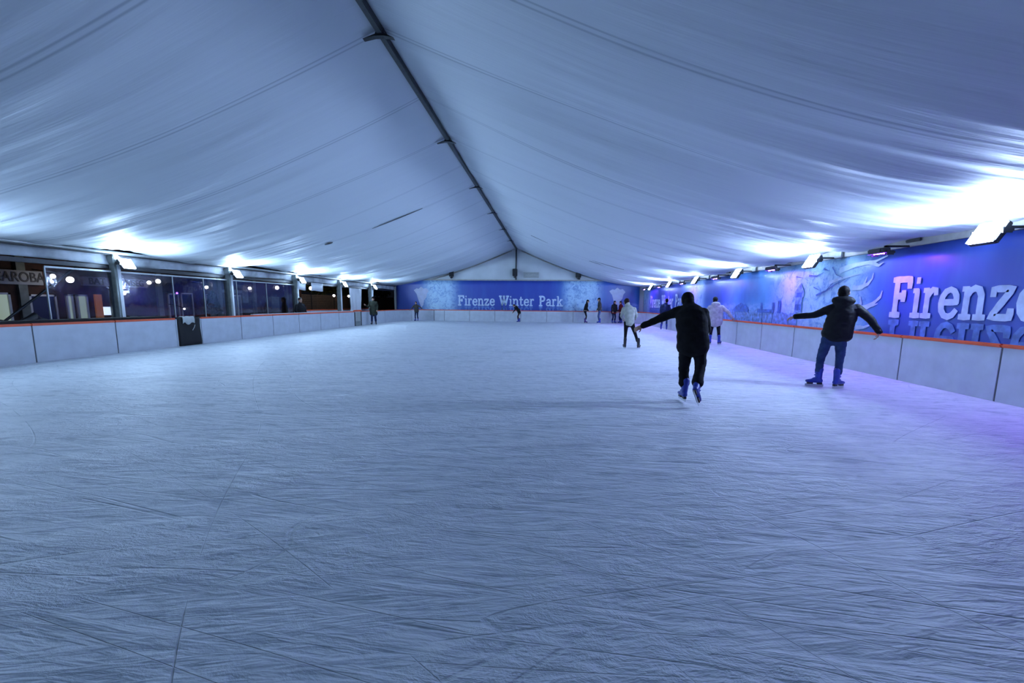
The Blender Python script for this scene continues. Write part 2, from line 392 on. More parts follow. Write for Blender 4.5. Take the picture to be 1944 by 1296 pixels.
# gables
def gable(y,name,zb=0):
    pts=[]
    for i in range(41): x=XEL-.2+(XER+.25-(XEL-.2))*i/40; pts.append((x,liner(x,y)+.35))
    poly=pts+[(XER+.25,zb),(XEL-.2,zb)]
    m=MB(); m.prism([(p[0],p[1]) for p in reversed(poly)],y,y+.03); return struct(m.build(name,M['gable']))
YG=38.62
gable(YG+.03,'wall_far'); gable(Y0-.05,'wall_near')
struct(MB().box(XER+.10,XER+.13,Y0,YG,0,3.1).build('wall_right',M['gable']))
# ridge beam with hanging brackets
rb=empty('ridge_beam',(XRID,Y0,ZR),0,'long dark metal beam along the ridge of the tent roof','beam')
MB().box(-.055,.055,0,YG-Y0,-.13,-.01,.01).build('beam',M['ridge'],rb)
for y in FR:
    if y<Y0+.2: continue
    m=MB(); m.prism([(-.30,-.20),(-.08,-.13),(-.05,-.05),(.05,-.05),(.08,-.13),(.24,-.20),(.06,-.165),(-.1,-.165)],y-Y0-.05,y-Y0+.05)
    m.build('bracket',M['dark'],rb)
# left eave: gutter pipe, valance, dark beam, light rail
ge=empty('eave_gutter',(XEL,Y0,0),0,'pale gutter rail along the left edge of the roof liner','gutter')
MB().tube([(0,0,3.0),(0,YG-Y0,3.0)],.05,n=10).build('pipe',M['alu'],ge,True)
MB().box(-.10,-.04,0,YG-Y0,2.92,2.97).build('track',M['dark'],ge)
va=[];vf=[]
for j in range(240):
    y=Y0+(YG-Y0)*j/239
    for i,z in enumerate((2.95,2.84,2.72,2.64)):
        va.append((XEL-.18+.035*math.sin(y*2.3+i)+.03*noise.noise(V((y*1.3,i,3))),y,z+(.02*math.sin(y*1.26) if i==3 else 0)))
for j in range(239):
    for i in range(3): vf.append((j*4+i,j*4+i+1,j*4+5+i,j*4+4+i))
mm=MB().add(va,vf).build('valance',M['valance'],None,True); tag(mm,'grey fabric valance with dark smudges hanging below the left gutter','valance')
sm=mm.modifiers.new('t','SOLIDIFY'); sm.thickness=.008
lb=tag(MB().box(XEL-.30,XEL-.16,Y0,YG,2.50,2.62,.01).build('eave_beam',M['dark']),'dark horizontal beam over the clear side windows on the left','beam')
rbm=empty('eave_beam',(XER+.0,Y0,0),0,'beige grey eave beam above the banner on the right side','beam')
MB().box(-.02,.09,0,YG-Y0,2.84,3.02,.01).build('beam',M['beige'],rbm)
for y in FR:
    MB().box(-.09,-.02,y-Y0-.35,y-Y0-.05,2.83,2.99,.015).build('clamp',M['post'],rbm)
    MB().box(-.07,-.02,y-Y0+2.35-.2,y-Y0+2.35+.2,2.92,2.99,.015).build('cable_box',M['dark'],rbm)
# tent posts on the left
nth=['nearest','second','third','fourth','fifth','sixth','seventh']
vis=[y for y in FR if y>7]
for i,y in enumerate(vis):
    lab='grey metal tent post on the left edge just outside the photograph' if i==0 else 'grey metal tent post on the left side, %s from the left'%(['','first','second','third','fourth','fifth'][i])
    p=empty('tent_post',(-13.68,y,0),0,lab,'post','tent posts along the left side')
    MB().box(-.14,.10,-.09,.09,-.12,2.95,.012).build('post_profile',M['post'],p)
    MB().box(.10,.125,-.02,.09,.0,2.9,.005).build('edge_strip',M['white_pvc'],p,label='white edge strip')
    MB().box(-.17,.13,-.12,.12,2.66,2.9,.02).build('head_clamp',M['post'],p)
# far wall furniture
tag(MB().box(XEL,XER,YG-.10,YG-.02,3.47,3.56,.01).build('banner_beam',M['beige']),'thin horizontal beam along the top of the far banner','beam')
tag(MB().tube([(-3.02,YG-.06,3.56),(-3.02,YG-.06,6.05)],.055,n=10).build('gable_pole',M['ridge'],None,True),'vertical pole in the middle of the far gable','pole')
for s in (-1,1):
    xe=XEL if s<0 else XER; m=MB()
    m.tube([(XRID+(xe-XRID)*t,YG-.0,liner(XRID+(xe-XRID)*t,YG)-.06) for t in [i/24 for i in range(1,22)]],.045,n=8)
    tag(m.build('gable_rafter',M['beige'],None,True),'pale rafter tube edging the liner, %s half of the far gable'%('left' if s<0 else 'right'),'rafter')
v=empty('ventilation_grille',(-1.72,YG-.02,3.95),0,'grey rectangular vent panel high on the far gable','vent')
MB().box(-.72,.72,-.03,0,-.26,.26,.01).build('frame',M['gable'],v)
m=MB()
for k in range(9): m.box(-.66,.66,-.05,-.03,-.23+k*.053,-.195+k*.053)
m.build('slats',M['vent'],v)
for (x,z,rz,h,lab) in ((-8.57,4.08,.25,.62,'black loudspeaker hanging on the left of the far gable'),(-3.09,4.14,0,.62,'black loudspeaker hanging from the centre pole of the far gable'),(2.25,3.93,-.3,.42,'black loudspeaker tilted under the roof on the right of the far gable')):
    s=empty('loudspeaker',(x,YG-.35,z),rz,lab,'loudspeaker','loudspeakers on the far gable')
    MB().box(-.2,.2,-.17,.17,-h/2,h/2,.03).build('cabinet',M['black'],s)
    MB().box(-.17,.17,-.185,-.165,-h/2+.04,h/2-.04,.01).build('grille',M['dark'],s)
    m=MB(); m.box(-.05,.05,.16,.33,-h/2-.14,-h/2+.1,.01); m.box(-.12,.12,-.1,.3,-h/2-.10,-h/2-.04,.01); m.build('mount',M['dark'],s)

# ------------------------------------------------------------------ banners
GL={ # stroke letters: polylines in a unit cap height box; width
'F':(.74,[[(.17,.05),(.17,.93)],[(.03,.05),(.34,.05)],[(.04,.93),(.66,.93)],[(.66,.93),(.66,.74)],[(.17,.52),(.46,.52)],[(.46,.62),(.46,.42)]]),
'i':(.34,[[(.17,.05),(.17,.64)],[(.04,.05),(.30,.05)],[(.07,.64),(.17,.64)],[(.17,.88),(.175,.88)]]),
'r':(.50,[[(.15,.05),(.15,.64)],[(.03,.05),(.29,.05)],[(.05,.64),(.15,.64)],[(.15,.46),(.22,.58),(.32,.65),(.42,.64),(.43,.56)]]),
'e':(.62,[[(.10,.36),(.54,.36)],[(.54,.36),(.52,.50),(.45,.60),(.33,.64),(.20,.60),(.11,.49),(.08,.34),(.11,.18),(.21,.07),(.34,.04),(.46,.08),(.54,.17)]]),
'n':(.70,[[(.15,.05),(.15,.64)],[(.03,.05),(.28,.05)],[(.05,.64),(.15,.64)],[(.15,.48),(.24,.60),(.35,.65),(.47,.62),(.54,.50),(.55,.05)],[(.43,.05),(.67,.05)]]),
'z':(.62,[[(.09,.50),(.09,.62),(.53,.62),(.09,.06),(.55,.06),(.55,.20)]]),
'W':(1.06,[[(.10,.93),(.32,.07),(.52,.72),(.72,.07),(.94,.93)],[(.0,.93),(.22,.93)],[(.82,.93),(1.04,.93)],[(.44,.93),(.60,.93)],[(.52,.93),(.52,.72)]]),
't':(.46,[[(.19,.86),(.19,.20),(.24,.08),(.33,.05),(.42,.12)],[(.04,.62),(.40,.62)]]),
'P':(.72,[[(.17,.05),(.17,.93)],[(.03,.05),(.34,.05)],[(.04,.93),(.42,.93),(.55,.87),(.61,.75),(.58,.60),(.48,.51),(.17,.48)]]),
'a':(.64,[[(.12,.54),(.20,.63),(.33,.65),(.44,.60),(.48,.48),(.48,.10),(.54,.05),(.61,.06)],[(.48,.38),(.28,.38),(.14,.32),(.09,.20),(.14,.09),(.26,.05),(.38,.09),(.48,.20)]]),
'k':(.72,[[(.15,.05),(.15,.93)],[(.03,.05),(.29,.05)],[(.04,.93),(.15,.93)],[(.18,.32),(.50,.62)],[(.40,.63),(.62,.63)],[(.28,.42),(.54,.05)],[(.42,.05),(.68,.05)]]),
}
def word(mb,txt,u0,width,z0,cap,flip=False,th=.072,yo=0,clip=None):
    tot=sum(GL[c][0] for c in txt)+.05*(len(txt)-1); sx=width/tot; x=0
    for ci,c in enumerate(txt):
        w,strk=GL[c]
        for si,s in enumerate(strk):
            hw=th*cap*(1.15 if ci*0==0 and c in 'FWP' else 1)
            if c=='i' and si==3: hw*=1.35
            pts=[((x+p[0])*sx+u0,p[1]*cap) for p in s]
            # resample
            q=[]
            for a,b in zip(pts,pts[1:]):
                n=max(1,int(math.dist(a,b)/(.07*cap)))
                for k in range(n): q.append((a[0]+(b[0]-a[0])*k/n,a[1]+(b[1]-a[1])*k/n))
            q.append(pts[-1])
            vs=[];fs=[];n=len(q)
            yy=yo-.0007*si
            L=[];Rr=[]
            for i,p in enumerate(q):
                a=q[max(i-1,0)];b=q[min(i+1,n-1)];tx,tz=b[0]-a[0],b[1]-a[1];l=math.hypot(tx,tz) or 1
                nx,nz=-tz/l,tx/l; j=1+.10*noise.noise(V((p[0]*9,p[1]*9,ci+.5)))
                ext=0
                if i==0: ext=-.55
                if i==n-1: ext=.55
                px,pz=p[0]+tx/l*hw*ext,p[1]+tz/l*hw*ext
                k=1 if 0<i<n-1 else .8
                L.append((px+nx*hw*j*k,pz+nz*hw*j*k)); Rr.append((px-nx*hw*j*k,pz-nz*hw*j*k))
            for (p1,p2) in zip(L,Rr):
                for p in (p1,p2):
                    zz=z0-p[1]-.05*cap if flip else z0+p[1]
                    vs.append((p[0],yy,zz)); vs.append((p[0],yy+.004,zz))
            for i in range(n-1):
                a=i*4; fs+=[(a,a+2,a+6,a+4),(a+1,a+5,a+7,a+3),(a,a+4,a+5,a+1),(a+2,a+3,a+7,a+6)]
            fs+=[(0,1,3,2),((n-1)*4,(n-1)*4+2,(n-1)*4+3,(n-1)*4+1)]
            mb.add(vs,fs)
        x+=w+.05
def lettering(parent,u0,label):
    for (w,o,wd) in (('Firenze',0,3.22),('Winter',3.62,3.0),('Park',7.05,2.05)):
        a=MB();b=MB(); word(a,w,u0+o,wd,1.33,.88,yo=-.020); word(b,w,u0+o,wd,1.29,.88,True,yo=-.014)
        a.build('lettering',M['print_white'],parent,label=label+w); b.build('lettering_reflection',M['print_pale'],parent,label='pale mirrored print of the lettering')
def banner(name,u0,u1,z1,loc,rz,label):
    t=empty(name,loc,rz,label,'banner')
    m=MB(); nx=int((u1-u0)*3); nz=8; vs=[];fs=[]
    for i in range(nx+1):
        u=u0+(u1-u0)*i/nx
        for j in range(nz+1):
            z=.35+(z1-.35)*j/nz
            vs.append((u,.004+.003*math.sin(u*1.7+z)+.003*noise.noise(V((u,z,0))),z)); 
    for i in range(nx):
        for j in range(nz): p=i*(nz+1)+j; fs.append((p,p+nz+1,p+nz+2,p+1))
    m.add(vs,fs); o=m.build('printed_sheet',M['banner'],t,True); s=o.modifiers.new('t','SOLIDIFY'); s.thickness=.004; s.offset=1
    return t
bf=banner('banner',-5.45,15.55,3.475,(-8.14,YG-.06,0),0,'blue winter banner across the far end with white lettering')
br=banner('banner',-2.6,36.6,2.838,(7.76,35.93,0),-PI/2,'long blue winter banner along the right side above the boards')
lettering(bf,.08,'white snowy letters reading ')
lettering(br,.05,'white distant letters reading ')
lettering(br,24.99,'large white letters reading ')
def poly(parent,name,pts,mt,yo=-.014,label=None):
    m=MB(); m.prism(pts,yo,yo+.004); return m.build(name,mt,parent,label=label)
# pale emblem shapes at both ends of the far banner
sh=[(-3.86,2.62),(-3.6,2.78),(-3.42,2.74),(-3.2,2.92),(-2.98,2.76),(-2.75,2.80),(-2.52,2.55),(-2.68,2.35),(-2.75,2.0),(-2.95,1.75),(-3.02,1.35),(-3.2,1.1),(-3.36,1.5),(-3.5,1.9),(-3.62,2.3)]
poly(bf,'emblem_print',sh,M['print_grey'],label='pale spiky emblem on the left')
poly(bf,'emblem_print',[(x+16.9,z+.02) for x,z in sh],M['print_grey'],label='pale spiky emblem on the right')
# town skyline printed on the right banner
def rectp(u0,u1,z0,z1): return [(u0,z0),(u1,z0),(u1,z1),(u0,z1)]
random.seed(3)
for k in range(26):
    m=MB()
    u=14.8+k*.24+random.uniform(-.08,.08); w=random.uniform(.15,.4); z=random.uniform(1.15,1.42)
    m.prism([(u,.8),(u+w,.8),(u+w,z),(u+w/2,z+random.uniform(.03,.09)),(u,z)],-.006-.0006*k,-.0055-.0006*k+.004); m.build('rooftop_print',M['print_town'],br)
m=MB(); 
m.prism([(16.2,1.3),(17.6,1.3),(17.6,1.42),(17.35,1.56),(17.1,1.6),(16.9,1.66),(16.7,1.6),(16.45,1.54),(16.2,1.42)],-.026,-.022)
m.build('dome_print',M['print_town_dark'],br,label='darker printed dome')
poly(br,'hall_print',[(18.4,1.3),(19.5,1.3),(19.5,1.42),(18.72,1.42),(18.72,1.66),(18.62,1.66),(18.62,1.42),(18.4,1.42)],M['print_town_dark'],-.026)
m=MB(); 
m.prism([(20.95,1.35),(21.35,1.35),(21.33,1.8),(21.42,1.84),(21.42,1.98),(21.2,2.26),(20.9,1.98),(20.9,1.84),(20.97,1.8)],-.028,-.024)
m.build('tower_print',M['print_town'],br,label='printed bell tower')
for (a_,b_,c_,d_) in ((21.0,21.3,1.82,1.96),(20.98,21.3,1.42,1.60),(19.9,20.08,1.3,1.72),(19.5,19.62,1.3,1.66)): poly(br,'tower_shadow_print',rectp(a_,b_,c_,d_),M['print_town_dark'],-.032)
# bare snowy branches printed between the tower and the letters
def ribbon(mb,pts,w,yo):
    q=[]
    for a,b in zip(pts,pts[1:]):
        for k in range(4): q.append((a[0]+(b[0]-a[0])*k/4,a[1]+(b[1]-a[1])*k/4))
    q.append(pts[-1]); n=len(q); vs=[];fs=[]
    for i,p in enumerate(q):
        a=q[max(i-1,0)];b=q[min(i+1,n-1)];tx,tz=b[0]-a[0],b[1]-a[1];l=math.hypot(tx,tz) or 1
        ww=w*(1-.85*i/(n-1))*(1+.35*noise.noise(V((p[0]*7,p[1]*7,2))))
        for sg in (1,-1):
            for y in (yo,yo+.004): vs.append((p[0]-tz/l*ww*sg,y,p[1]+tx/l*ww*sg))
    for i in range(n-1):
        a=i*4; fs+=[(a,a+2,a+6,a+4),(a+1,a+5,a+7,a+3),(a,a+4,a+5,a+1),(a+2,a+3,a+7,a+6)]
    fs+=[(0,1,3,2),((n-1)*4,(n-1)*4+2,(n-1)*4+3,(n-1)*4+1)]
    mb.add(vs,fs)
m=MB()
for i,(pts,w) in enumerate([([(23.4,1.52),(23.8,1.50),(24.15,1.52),(24.4,1.62),(24.62,1.78),(24.66,1.92)],.10),([(23.9,1.52),(23.98,1.62),(23.92,1.80)],.06),([(24.3,1.58),(24.42,1.58),(24.56,1.62)],.05),
    ([(23.6,2.02),(23.9,2.02),(24.15,2.10),(24.28,2.22),(24.30,2.36)],.07),([(24.0,2.05),(24.1,2.28)],.05),([(23.0,2.5),(23.6,2.60),(24.3,2.62),(24.7,2.72)],.08),([(24.1,2.62),(24.45,2.52),(24.6,2.58)],.05),
    ([(23.5,1.36),(23.8,1.32),(23.95,1.25)],.07),([(23.9,1.02),(24.2,1.04),(24.5,1.14)],.06),([(22.6,2.2),(23.2,2.3),(23.8,2.36)],.05)]):
    m=MB(); ribbon(m,pts,w,-.016-.0008*i); m.build('snowy_branch_print',M['print_white'],br,label='white printed branch')
m=MB()
for i,(pts,w) in enumerate([([(22.05,1.86),(22.5,1.98),(22.9,2.15),(23.3,2.26)],.028),([(22.5,1.98),(22.8,2.2)],.015),([(21.9,2.1),(22.2,2.0)],.018),([(21.6,2.45),(22.0,2.42),(22.3,2.5)],.03),([(22.7,2.62),(22.9,2.4),(23.2,2.3)],.02),([(20.9,2.46),(21.3,2.40)],.02),([(22.3,2.6),(22.6,2.52)],.03)]):
    m=MB(); ribbon(m,pts,w,-.03-.0008*i); m.build('twig_print',M['print_town_dark'],br)

# ------------------------------------------------------------------ rink boards
H=.96
def board(x,y,rz,L,label,group):
    t=empty('rink_board',(x,y,0),rz,label,'rink board',group)
    MB().box(.026,L-.002,0,.035,0,H-.06,.004).build('panel',M['board'],t)
    MB().box(0,.026,.006,.04,0,H-.06).build('joint_strip',M['seam'],t)
    MB().box(0,L,-.025,.055,H-.06,H,.018).build('cap_rail',M['orange'],t,label='orange cap rail')
    return t
def ordn(i): return ['first','second','third','fourth','fifth','sixth','seventh','eighth','ninth','tenth','eleventh','twelfth','thirteenth','fourteenth','fifteenth','sixteenth','seventeenth','eighteenth'][i]
# left row: outward is -X. local x along +Y, local y -> -X : rz=+90
seL=[1.38,3.48,5.58,7.68,9.78,11.88,13.98]; 
for i,(a,b) in enumerate(zip(seL,seL[1:])):
    k=5-i
    board(XL,a,PI/2,b-a,'white left side rink board, %s nearer than the black gate'%ordn(k),'rink boards on the left side')
seL2=[15.07,17.17,19.28,21.4,23.51,25.66,27.78]
for i,(a,b) in enumerate(zip(seL2,seL2[1:])):
    board(XL,a,PI/2,b-a,'white left side rink board, %s beyond the black gate'%ordn(i),'rink boards on the left side')
seL3=[28.82,30.95,33.1,35.58]
for i,(a,b) in enumerate(zip(seL3,seL3[1:])):
    board(XL,a,PI/2,b-a,'white left side rink board, %s beyond the barred gate'%ordn(i),'rink boards on the left side')
# right row: outward +X : local x along -Y  rz=-90
seR=[-.46,1.64,3.74,5.84,7.94,10.04,12.14,14.24,16.34,18.44,20.54,22.64,24.74,26.84,28.94,31.04,33.14,35.58]
for i,(a,b) in enumerate(zip(seR,seR[1:])):
    lab='white right side rink board, %s outside the right photo edge'%ordn(3-i) if i<4 else 'white right side rink board, %s from the right photo edge'%ordn(i-3-1)
    board(XR,b,-PI/2,b-a,lab,'rink boards on the right side')
# far row: outward +Y: rz=0
seF=[-10.1,-9.2,-6.99,-4.78,-2.56,-.34,1.88,4.1,4.91]
for i,(a,b) in enumerate(zip(seF,seF[1:])):
    board(a,Y1,0,b-a,'white rink board under the far banner, %s from its left end'%ordn(i),'rink boards at the far end')
def curved(cx,cy,R,a0,a1,label):
    t=empty('corner_rink_board',(cx,cy,0),0,label,'rink board','curved corner boards')
    def arc(r0,r1,z0,z1,name,mt,f0=0,f1=1,lab=None):
        n=14; vs=[];fs=[]
        for i in range(n+1):
            a=a0+(a1-a0)*(f0+(f1-f0)*i/n)
            for r in (r0,r1):
                for z in (z0,z1): vs.append((r*math.cos(a),r*math.sin(a),z))
        for i in range(n):
            p=i*4; fs+=[(p,p+1,p+5,p+4),(p+2,p+6,p+7,p+3),(p,p+4,p+6,p+2),(p+1,p+3,p+7,p+5)]
        fs+=[(0,2,3,1),(n*4,n*4+1,n*4+3,n*4+2)]
        MB().add(vs,fs).build(name,mt,t,label=lab)
    arc(R,R+.035,0,H-.06,'panel',M['board'],.01,1); arc(R+.008,R+.04,0,H-.06,'joint_strip',M['seam'],0,.01); arc(R-.025,R+.055,H-.06,H,'cap_rail',M['orange'],0,1,'orange cap rail')
Rr=2.5
curved(XL+Rr,Y1-Rr,Rr,PI*.75,PI,'curved white corner board at the far left, half nearer the left side')
curved(XL+Rr,Y1-Rr,Rr,PI/2,PI*.75,'curved white corner board at the far left, half nearer the far end')
curved(XR-Rr,Y1-Rr,Rr,PI*.25,PI/2,'curved white corner board at the far right, half nearer the far end')
curved(XR-Rr,Y1-Rr,Rr,0,PI*.25,'curved white corner board at the far right, half nearer the right side')
# black gate with cloth
g=empty('rink_gate',(XL,13.98,0),PI/2,'black rubber covered gate in the left boards with white cheeks','gate')
MB().box(.0,.055,-.01,.05,0,H-.04,.006).build('gate_post',M['board'],g); MB().box(1.02,1.085,-.01,.05,0,H-.04,.006).build('gate_post',M['board'],g)
m=MB(); n=10; vs=[];fs=[]
for i in range(n+1):
    x=.06+.955*i/n
    for j in range(9):
        z=.0+(H+.01)*j/8; vs.append((x+.01*math.sin(j*.9),-.03-.02*noise.noise(V((x*4,z*4,1)))-.02*(1-j/8),z))
for i in range(n):
    for j in range(8): p=i*9+j; fs.append((p,p+9,p+10,p+1))
o=m.add(vs,fs).build('rubber_mat',M['rubber'],g,True); sm=o.modifiers.new('t','SOLIDIFY'); sm.thickness=.02; sm.offset=-1
MB().box(.06,1.015,-.02,.07,H-.02,H+.02,.012).build('mat_fold',M['rubber'],g)
m=MB(); m.tube([(.62,-.065,.52),(.70,-.07,.62),(.74,-.065,.70)],.012,n=8); m.build('latch_handle',M['alu'],g,True)
m=MB(); vs=[];fs=[]
for i in range(13):
    x=.22+.52*i/12
    prof=[(-.075,.76+.04*math.sin(i*.8)),(-.075,.90),(-.06,.98),(-.02,1.0),(.06,1.0),(.11,.97),(.12,.85)]
    for j,(y,z) in enumerate(prof): vs.append((x+.01*math.sin(j+i),y-.012*math.sin(i*1.3+j*.5),z+.012*math.sin(i*1.1)))
for i in range(12):
    for j in range(6): p=i*7+j; fs.append((p,p+7,p+8,p+1))
o=m.add(vs,fs).build('draped_cloth',M['cloth'],None,True); o.location=(XL,13.98,0); o.rotation_euler=(0,0,PI/2); s_=o.modifiers.new('t','SOLIDIFY'); s_.thickness=.012
tag(o,'crumpled grey white cloth draped over the black gate','cloth')
# barred gate
g=empty('rink_gate',(XL,27.78,0),PI/2,'grey gate with clear vertical bars in the left boards beside the standing person','gate')
m=MB(); m.box(0,.07,-.03,.05,0,H-.05,.008); m.build('gate_post',M['dark'],g); MB().box(.97,1.04,-.03,.05,0,H-.05,.008).build('gate_post',M['dark'],g)
MB().box(.07,.97,-.02,.03,.0,.30,.008).build('kick_panel',M['post'],g)
MB().box(.07,.97,.0,.01,.30,H-.06).build('clear_sheet',M['cloth'],g)
for k in range(6): MB().box(.17+k*.135,.185+k*.135,-.02,.0,.3,H-.06).build('bar',M['alu'],g)
MB().box(-.02,1.06,-.03,.06,H-.03,H+.07,.02).build('cap_rail',M['orange'],g,label='raised orange cap')

# ------------------------------------------------------------------ left side beyond the boards
tag(MB().box(-12.9,-12.72,18.2,27.7,-.125,.985,.01).build('ledge',M['white_pvc']),'long white ledge just behind the left boards','ledge')
tag(MB().box(-13.30,-12.75,7.0,13.9,-.125,1.02,.02).build('ledge',M['rubber']),'dark ledge behind the near left boards','ledge')
ob=empty('outer_barrier',(-14.5,24.9,0),PI/2,'low white barrier with orange rail outside the tent on the left','barrier')
MB().box(0,10.2,0,.04,-.12,1.0,.005).build('panel',M['board'],ob); MB().box(0,10.2,-.03,.06,1.0,1.06,.015).build('cap_rail',M['orange'],ob)
for i,(y0,y1,ms) in enumerate(((11.13,13.0,()),(13.18,18.0,(15.26,16.71)),(18.18,23.0,(18.58,20.64)))):
    w=empty('window_%d'%(i+1),(-13.72,0,0)); struct(w)
    m=MB(); m.add([(0,y0,.9),(0,y1,.9),(0,y1,2.45),(0,y0,2.45),(.004,y0,.9),(.004,y1,.9),(.004,y1,2.45),(.004,y0,2.45)],[(0,1,2,3),(4,7,6,5),(0,4,5,1),(1,5,6,2),(2,6,7,3),(3,7,4,0)])
    m.build('clear_pane',M['pvc'],w)
    MB().box(-.02,.03,y0,y1,2.40,2.45,.008).build('top_rail',M['alu'],w)
    MB().box(-.02,.02,y0,y0+.035,.9,2.45,.006).build('mullion',M['alu'],w)
    for yy in ms: MB().box(-.02,.02,yy-.02,yy+.02,.9,2.42,.006).build('mullion',M['alu'],w)
# brace and heater outside
tag(MB().tube([(-14.6,9.4,-.10),(-14.6,12.85,2.62)],.035,n=8).build('diagonal_brace',M['dark'],None,True),'dark diagonal brace behind the first clear window','brace')
hh=empty('patio_heater',(-14.6,12.9,2.62),0,'black box shaped heater hanging at the top of the dark diagonal brace','heater')
MB().box(-.1,.1,-.38,.38,-.05,.08,.02).build('housing',M['black'],hh); MB().box(-.07,.07,-.3,.3,-.065,-.05).build('reflector',M['alu'],hh)
# hanging white panels and curtains
for (ya,yb,za,zb,lab) in ((23.3,24.2,2.18,2.62,'white fabric panel hanging beside the third post from the left'),(24.75,26.1,2.16,2.63,'white fabric panel hanging in the open bay, right of the bright lamp')):
    m=MB(); vs=[];fs=[]
    for i in range(13):
        y=ya+(yb-ya)*i/12
        for j in range(3): vs.append((.02*math.sin(i*.9+j),y,za+(zb-za)*j/2+(.02*math.sin(i*.5) if j==0 else 0)))
    for i in range(12):
        for j in range(2): p=i*3+j; fs.append((p,p+3,p+4,p+1))
    o=m.add(vs,fs).build('fabric_panel',M['white_pvc'],None,True); o.location=(-13.735,0,0); o.modifiers.new('t','SOLIDIFY').thickness=.01; tag(o,lab,'panel','white panels in the open bay')
for (ya,yb,lab) in ((29.85,31.9,'white tied curtain in the open bay left of the standing person'),(33.25,34.0,'white curtain strip by the dark opening right of the standing person')):
    m=MB(); vs=[];fs=[]; nn=40
    for i in range(nn+1):
        t=i/nn
        for j in range(9):
            s=j/8; pinch=1-.10*math.exp(-((s-.35)/.2)**2)
            y=(ya+yb)/2+(t-.5)*(yb-ya)*pinch
            vs.append((.05*math.sin(t*(yb-ya)*9)+.03*math.sin(s*3+t*4),y,.3+2.4*s))
    for i in range(nn):
        for j in range(8): p=i*9+j; fs.append((p,p+9,p+10,p+1))
    o=m.add(vs,fs).build('curtain',M['white_pvc'],None,True); o.location=(-13.85,0,0); o.modifiers.new('t','SOLIDIFY').thickness=.01; tag(o,lab,'curtain','white side curtains')
# dark armchairs by the rail
def armchair(x,y,rz,lab):
    t=empty('armchair',(x,y,-.125),rz,lab,'armchair','dark armchairs outside on the left')
    m=MB(); m.tube([(-.33,.25,.75),(-.2,.28,1.08),(.0,.29,1.2),(.2,.28,1.08),(.33,.25,.75)],[.1,.12,.13,.12,.1],n=10); m.box(-.36,.36,.18,.36,.3,1.05,.05)
    m.remesh('backrest',M['black'],t,.03,4)
    MB().box(-.32,.32,-.3,.25,.32,.5,.05).build('seat',M['black'],t)
    for s in (-1,1): MB().tube([(.36*s,-.3,.62),(.37*s,.2,.68)],.06,n=10).build('armrest',M['black'],t,True)
    for sx in (-1,1):
        for sy in (-1,1): MB().tube([(.28*sx,.26*sy,0),(.27*sx,.24*sy,.33)],.025,n=8).build('leg',M['dark'],t,True)
armchair(-14.25,10.95,-PI/2,'dark rounded armchair back over the rail, whole one near the left edge')
armchair(-14.25,9.95,-PI/2,'dark rounded armchair back cut off by the left edge of the photo')
# facade of the shops
FX=-22.0
fb=empty('shop_building',(FX,8,0),0,'dark brick shop building seen through the clear side windows','building')
def fbx(name,mt,y0,y1,z0,z1,d=0,t=.06,par=None,label=None,bev=.0):
    return MB().box(d,d+t,y0-8,y1-8,z0,z1,bev).build(name,mt,par or fb,label=label)
MB().box(-4,0,0,30,-.12,4.6).build('wall',M['brick'],fb)
MB().box(-4.2,1.2,-.3,30.3,3.3,3.5,.03).build('canopy',M['roof'],fb)
for y in (16.75,20.6,23.3,27.9,31.4,35.5): fbx('pillar',M['cream'],y,y+.32,-.1,3.3,0,.12)
def win(y0,y1,z0,z1,glass,label=None,bars=1):
    f=MB(); f.box(0,.08,y0-8,y1-8,z1-.08,z1); f.box(0,.08,y0-8,y1-8,z0,z0+.08); f.box(0,.08,y0-8,y0-8+.08,z0,z1); f.box(0,.08,y1-8-.08,y1-8,z0,z1)
    for b in range(1,bars): yy=y0-8+(y1-y0)*b/bars; f.box(0,.07,yy-.02,yy+.02,z0,z1)
    w=f.build('window',M['frame_white'],fb,label=label)
    MB().box(.01,.03,y0-8+.08,y1-8-.08,z0+.08,z1-.08).build('pane',glass,w)
win(15.75,16.45,.3,1.8,M['glass_lit'],'lit white framed window'); win(17.1,18.15,.3,1.75,M['glass_dark'],'white framed window'); 
win(18.55,18.85,.5,1.78,M['glass_lit'],'narrow lit window'); win(19.0,19.5,.5,1.78,M['glass_lit'],'lit window')
win(24.0,24.75,.3,1.95,M['glass_dark']); win(24.9,25.8,.3,2.0,M['glass_dark']); win(26.85,27.75,.3,1.95,M['glass_dark'],'white barred door',4); win(29.05,30.1,.1,1.95,M['glass_dark'],'white barred door',4)
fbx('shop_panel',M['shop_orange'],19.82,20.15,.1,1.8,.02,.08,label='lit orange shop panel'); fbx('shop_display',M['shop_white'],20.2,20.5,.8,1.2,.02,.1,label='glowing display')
fbx('shop_display',M['shop_white'],21.0,21.6,1.9,2.02,.05,.08,label='glowing strip'); fbx('plaster_panel',M['cream'],30.3,30.9,1.4,2.3,0,.05); fbx('plaster_panel',M['cream'],33.6,34.6,.3,1.9,0,.05); fbx('plaster_panel',M['cream'],28.0,30.2,2.1,2.3,0,.1)
def textobj(name,txt,size,loc,parent,mt,rotz=PI/2,sx=1):
    cu=bpy.data.curves.new(name,'FONT'); cu.body=txt; cu.size=size; cu.extrude=.01; cu.align_x='CENTER'; cu.align_y='CENTER'; cu.offset=.006
    o=bpy.data.objects.new(name,cu); C.objects.link(o)
    dg=bpy.context.evaluated_depsgraph_get(); dg.update(); me=bpy.data.meshes.new_from_object(o.evaluated_get(dg)); bpy.data.objects.remove(o)
    o=bpy.data.objects.new(name,me); C.objects.link(o); me.materials.clear(); me.materials.append(mt)
    o.parent=parent; o.location=loc; o.rotation_euler=(PI/2,0,rotz); o.scale=(sx,1,1); return o
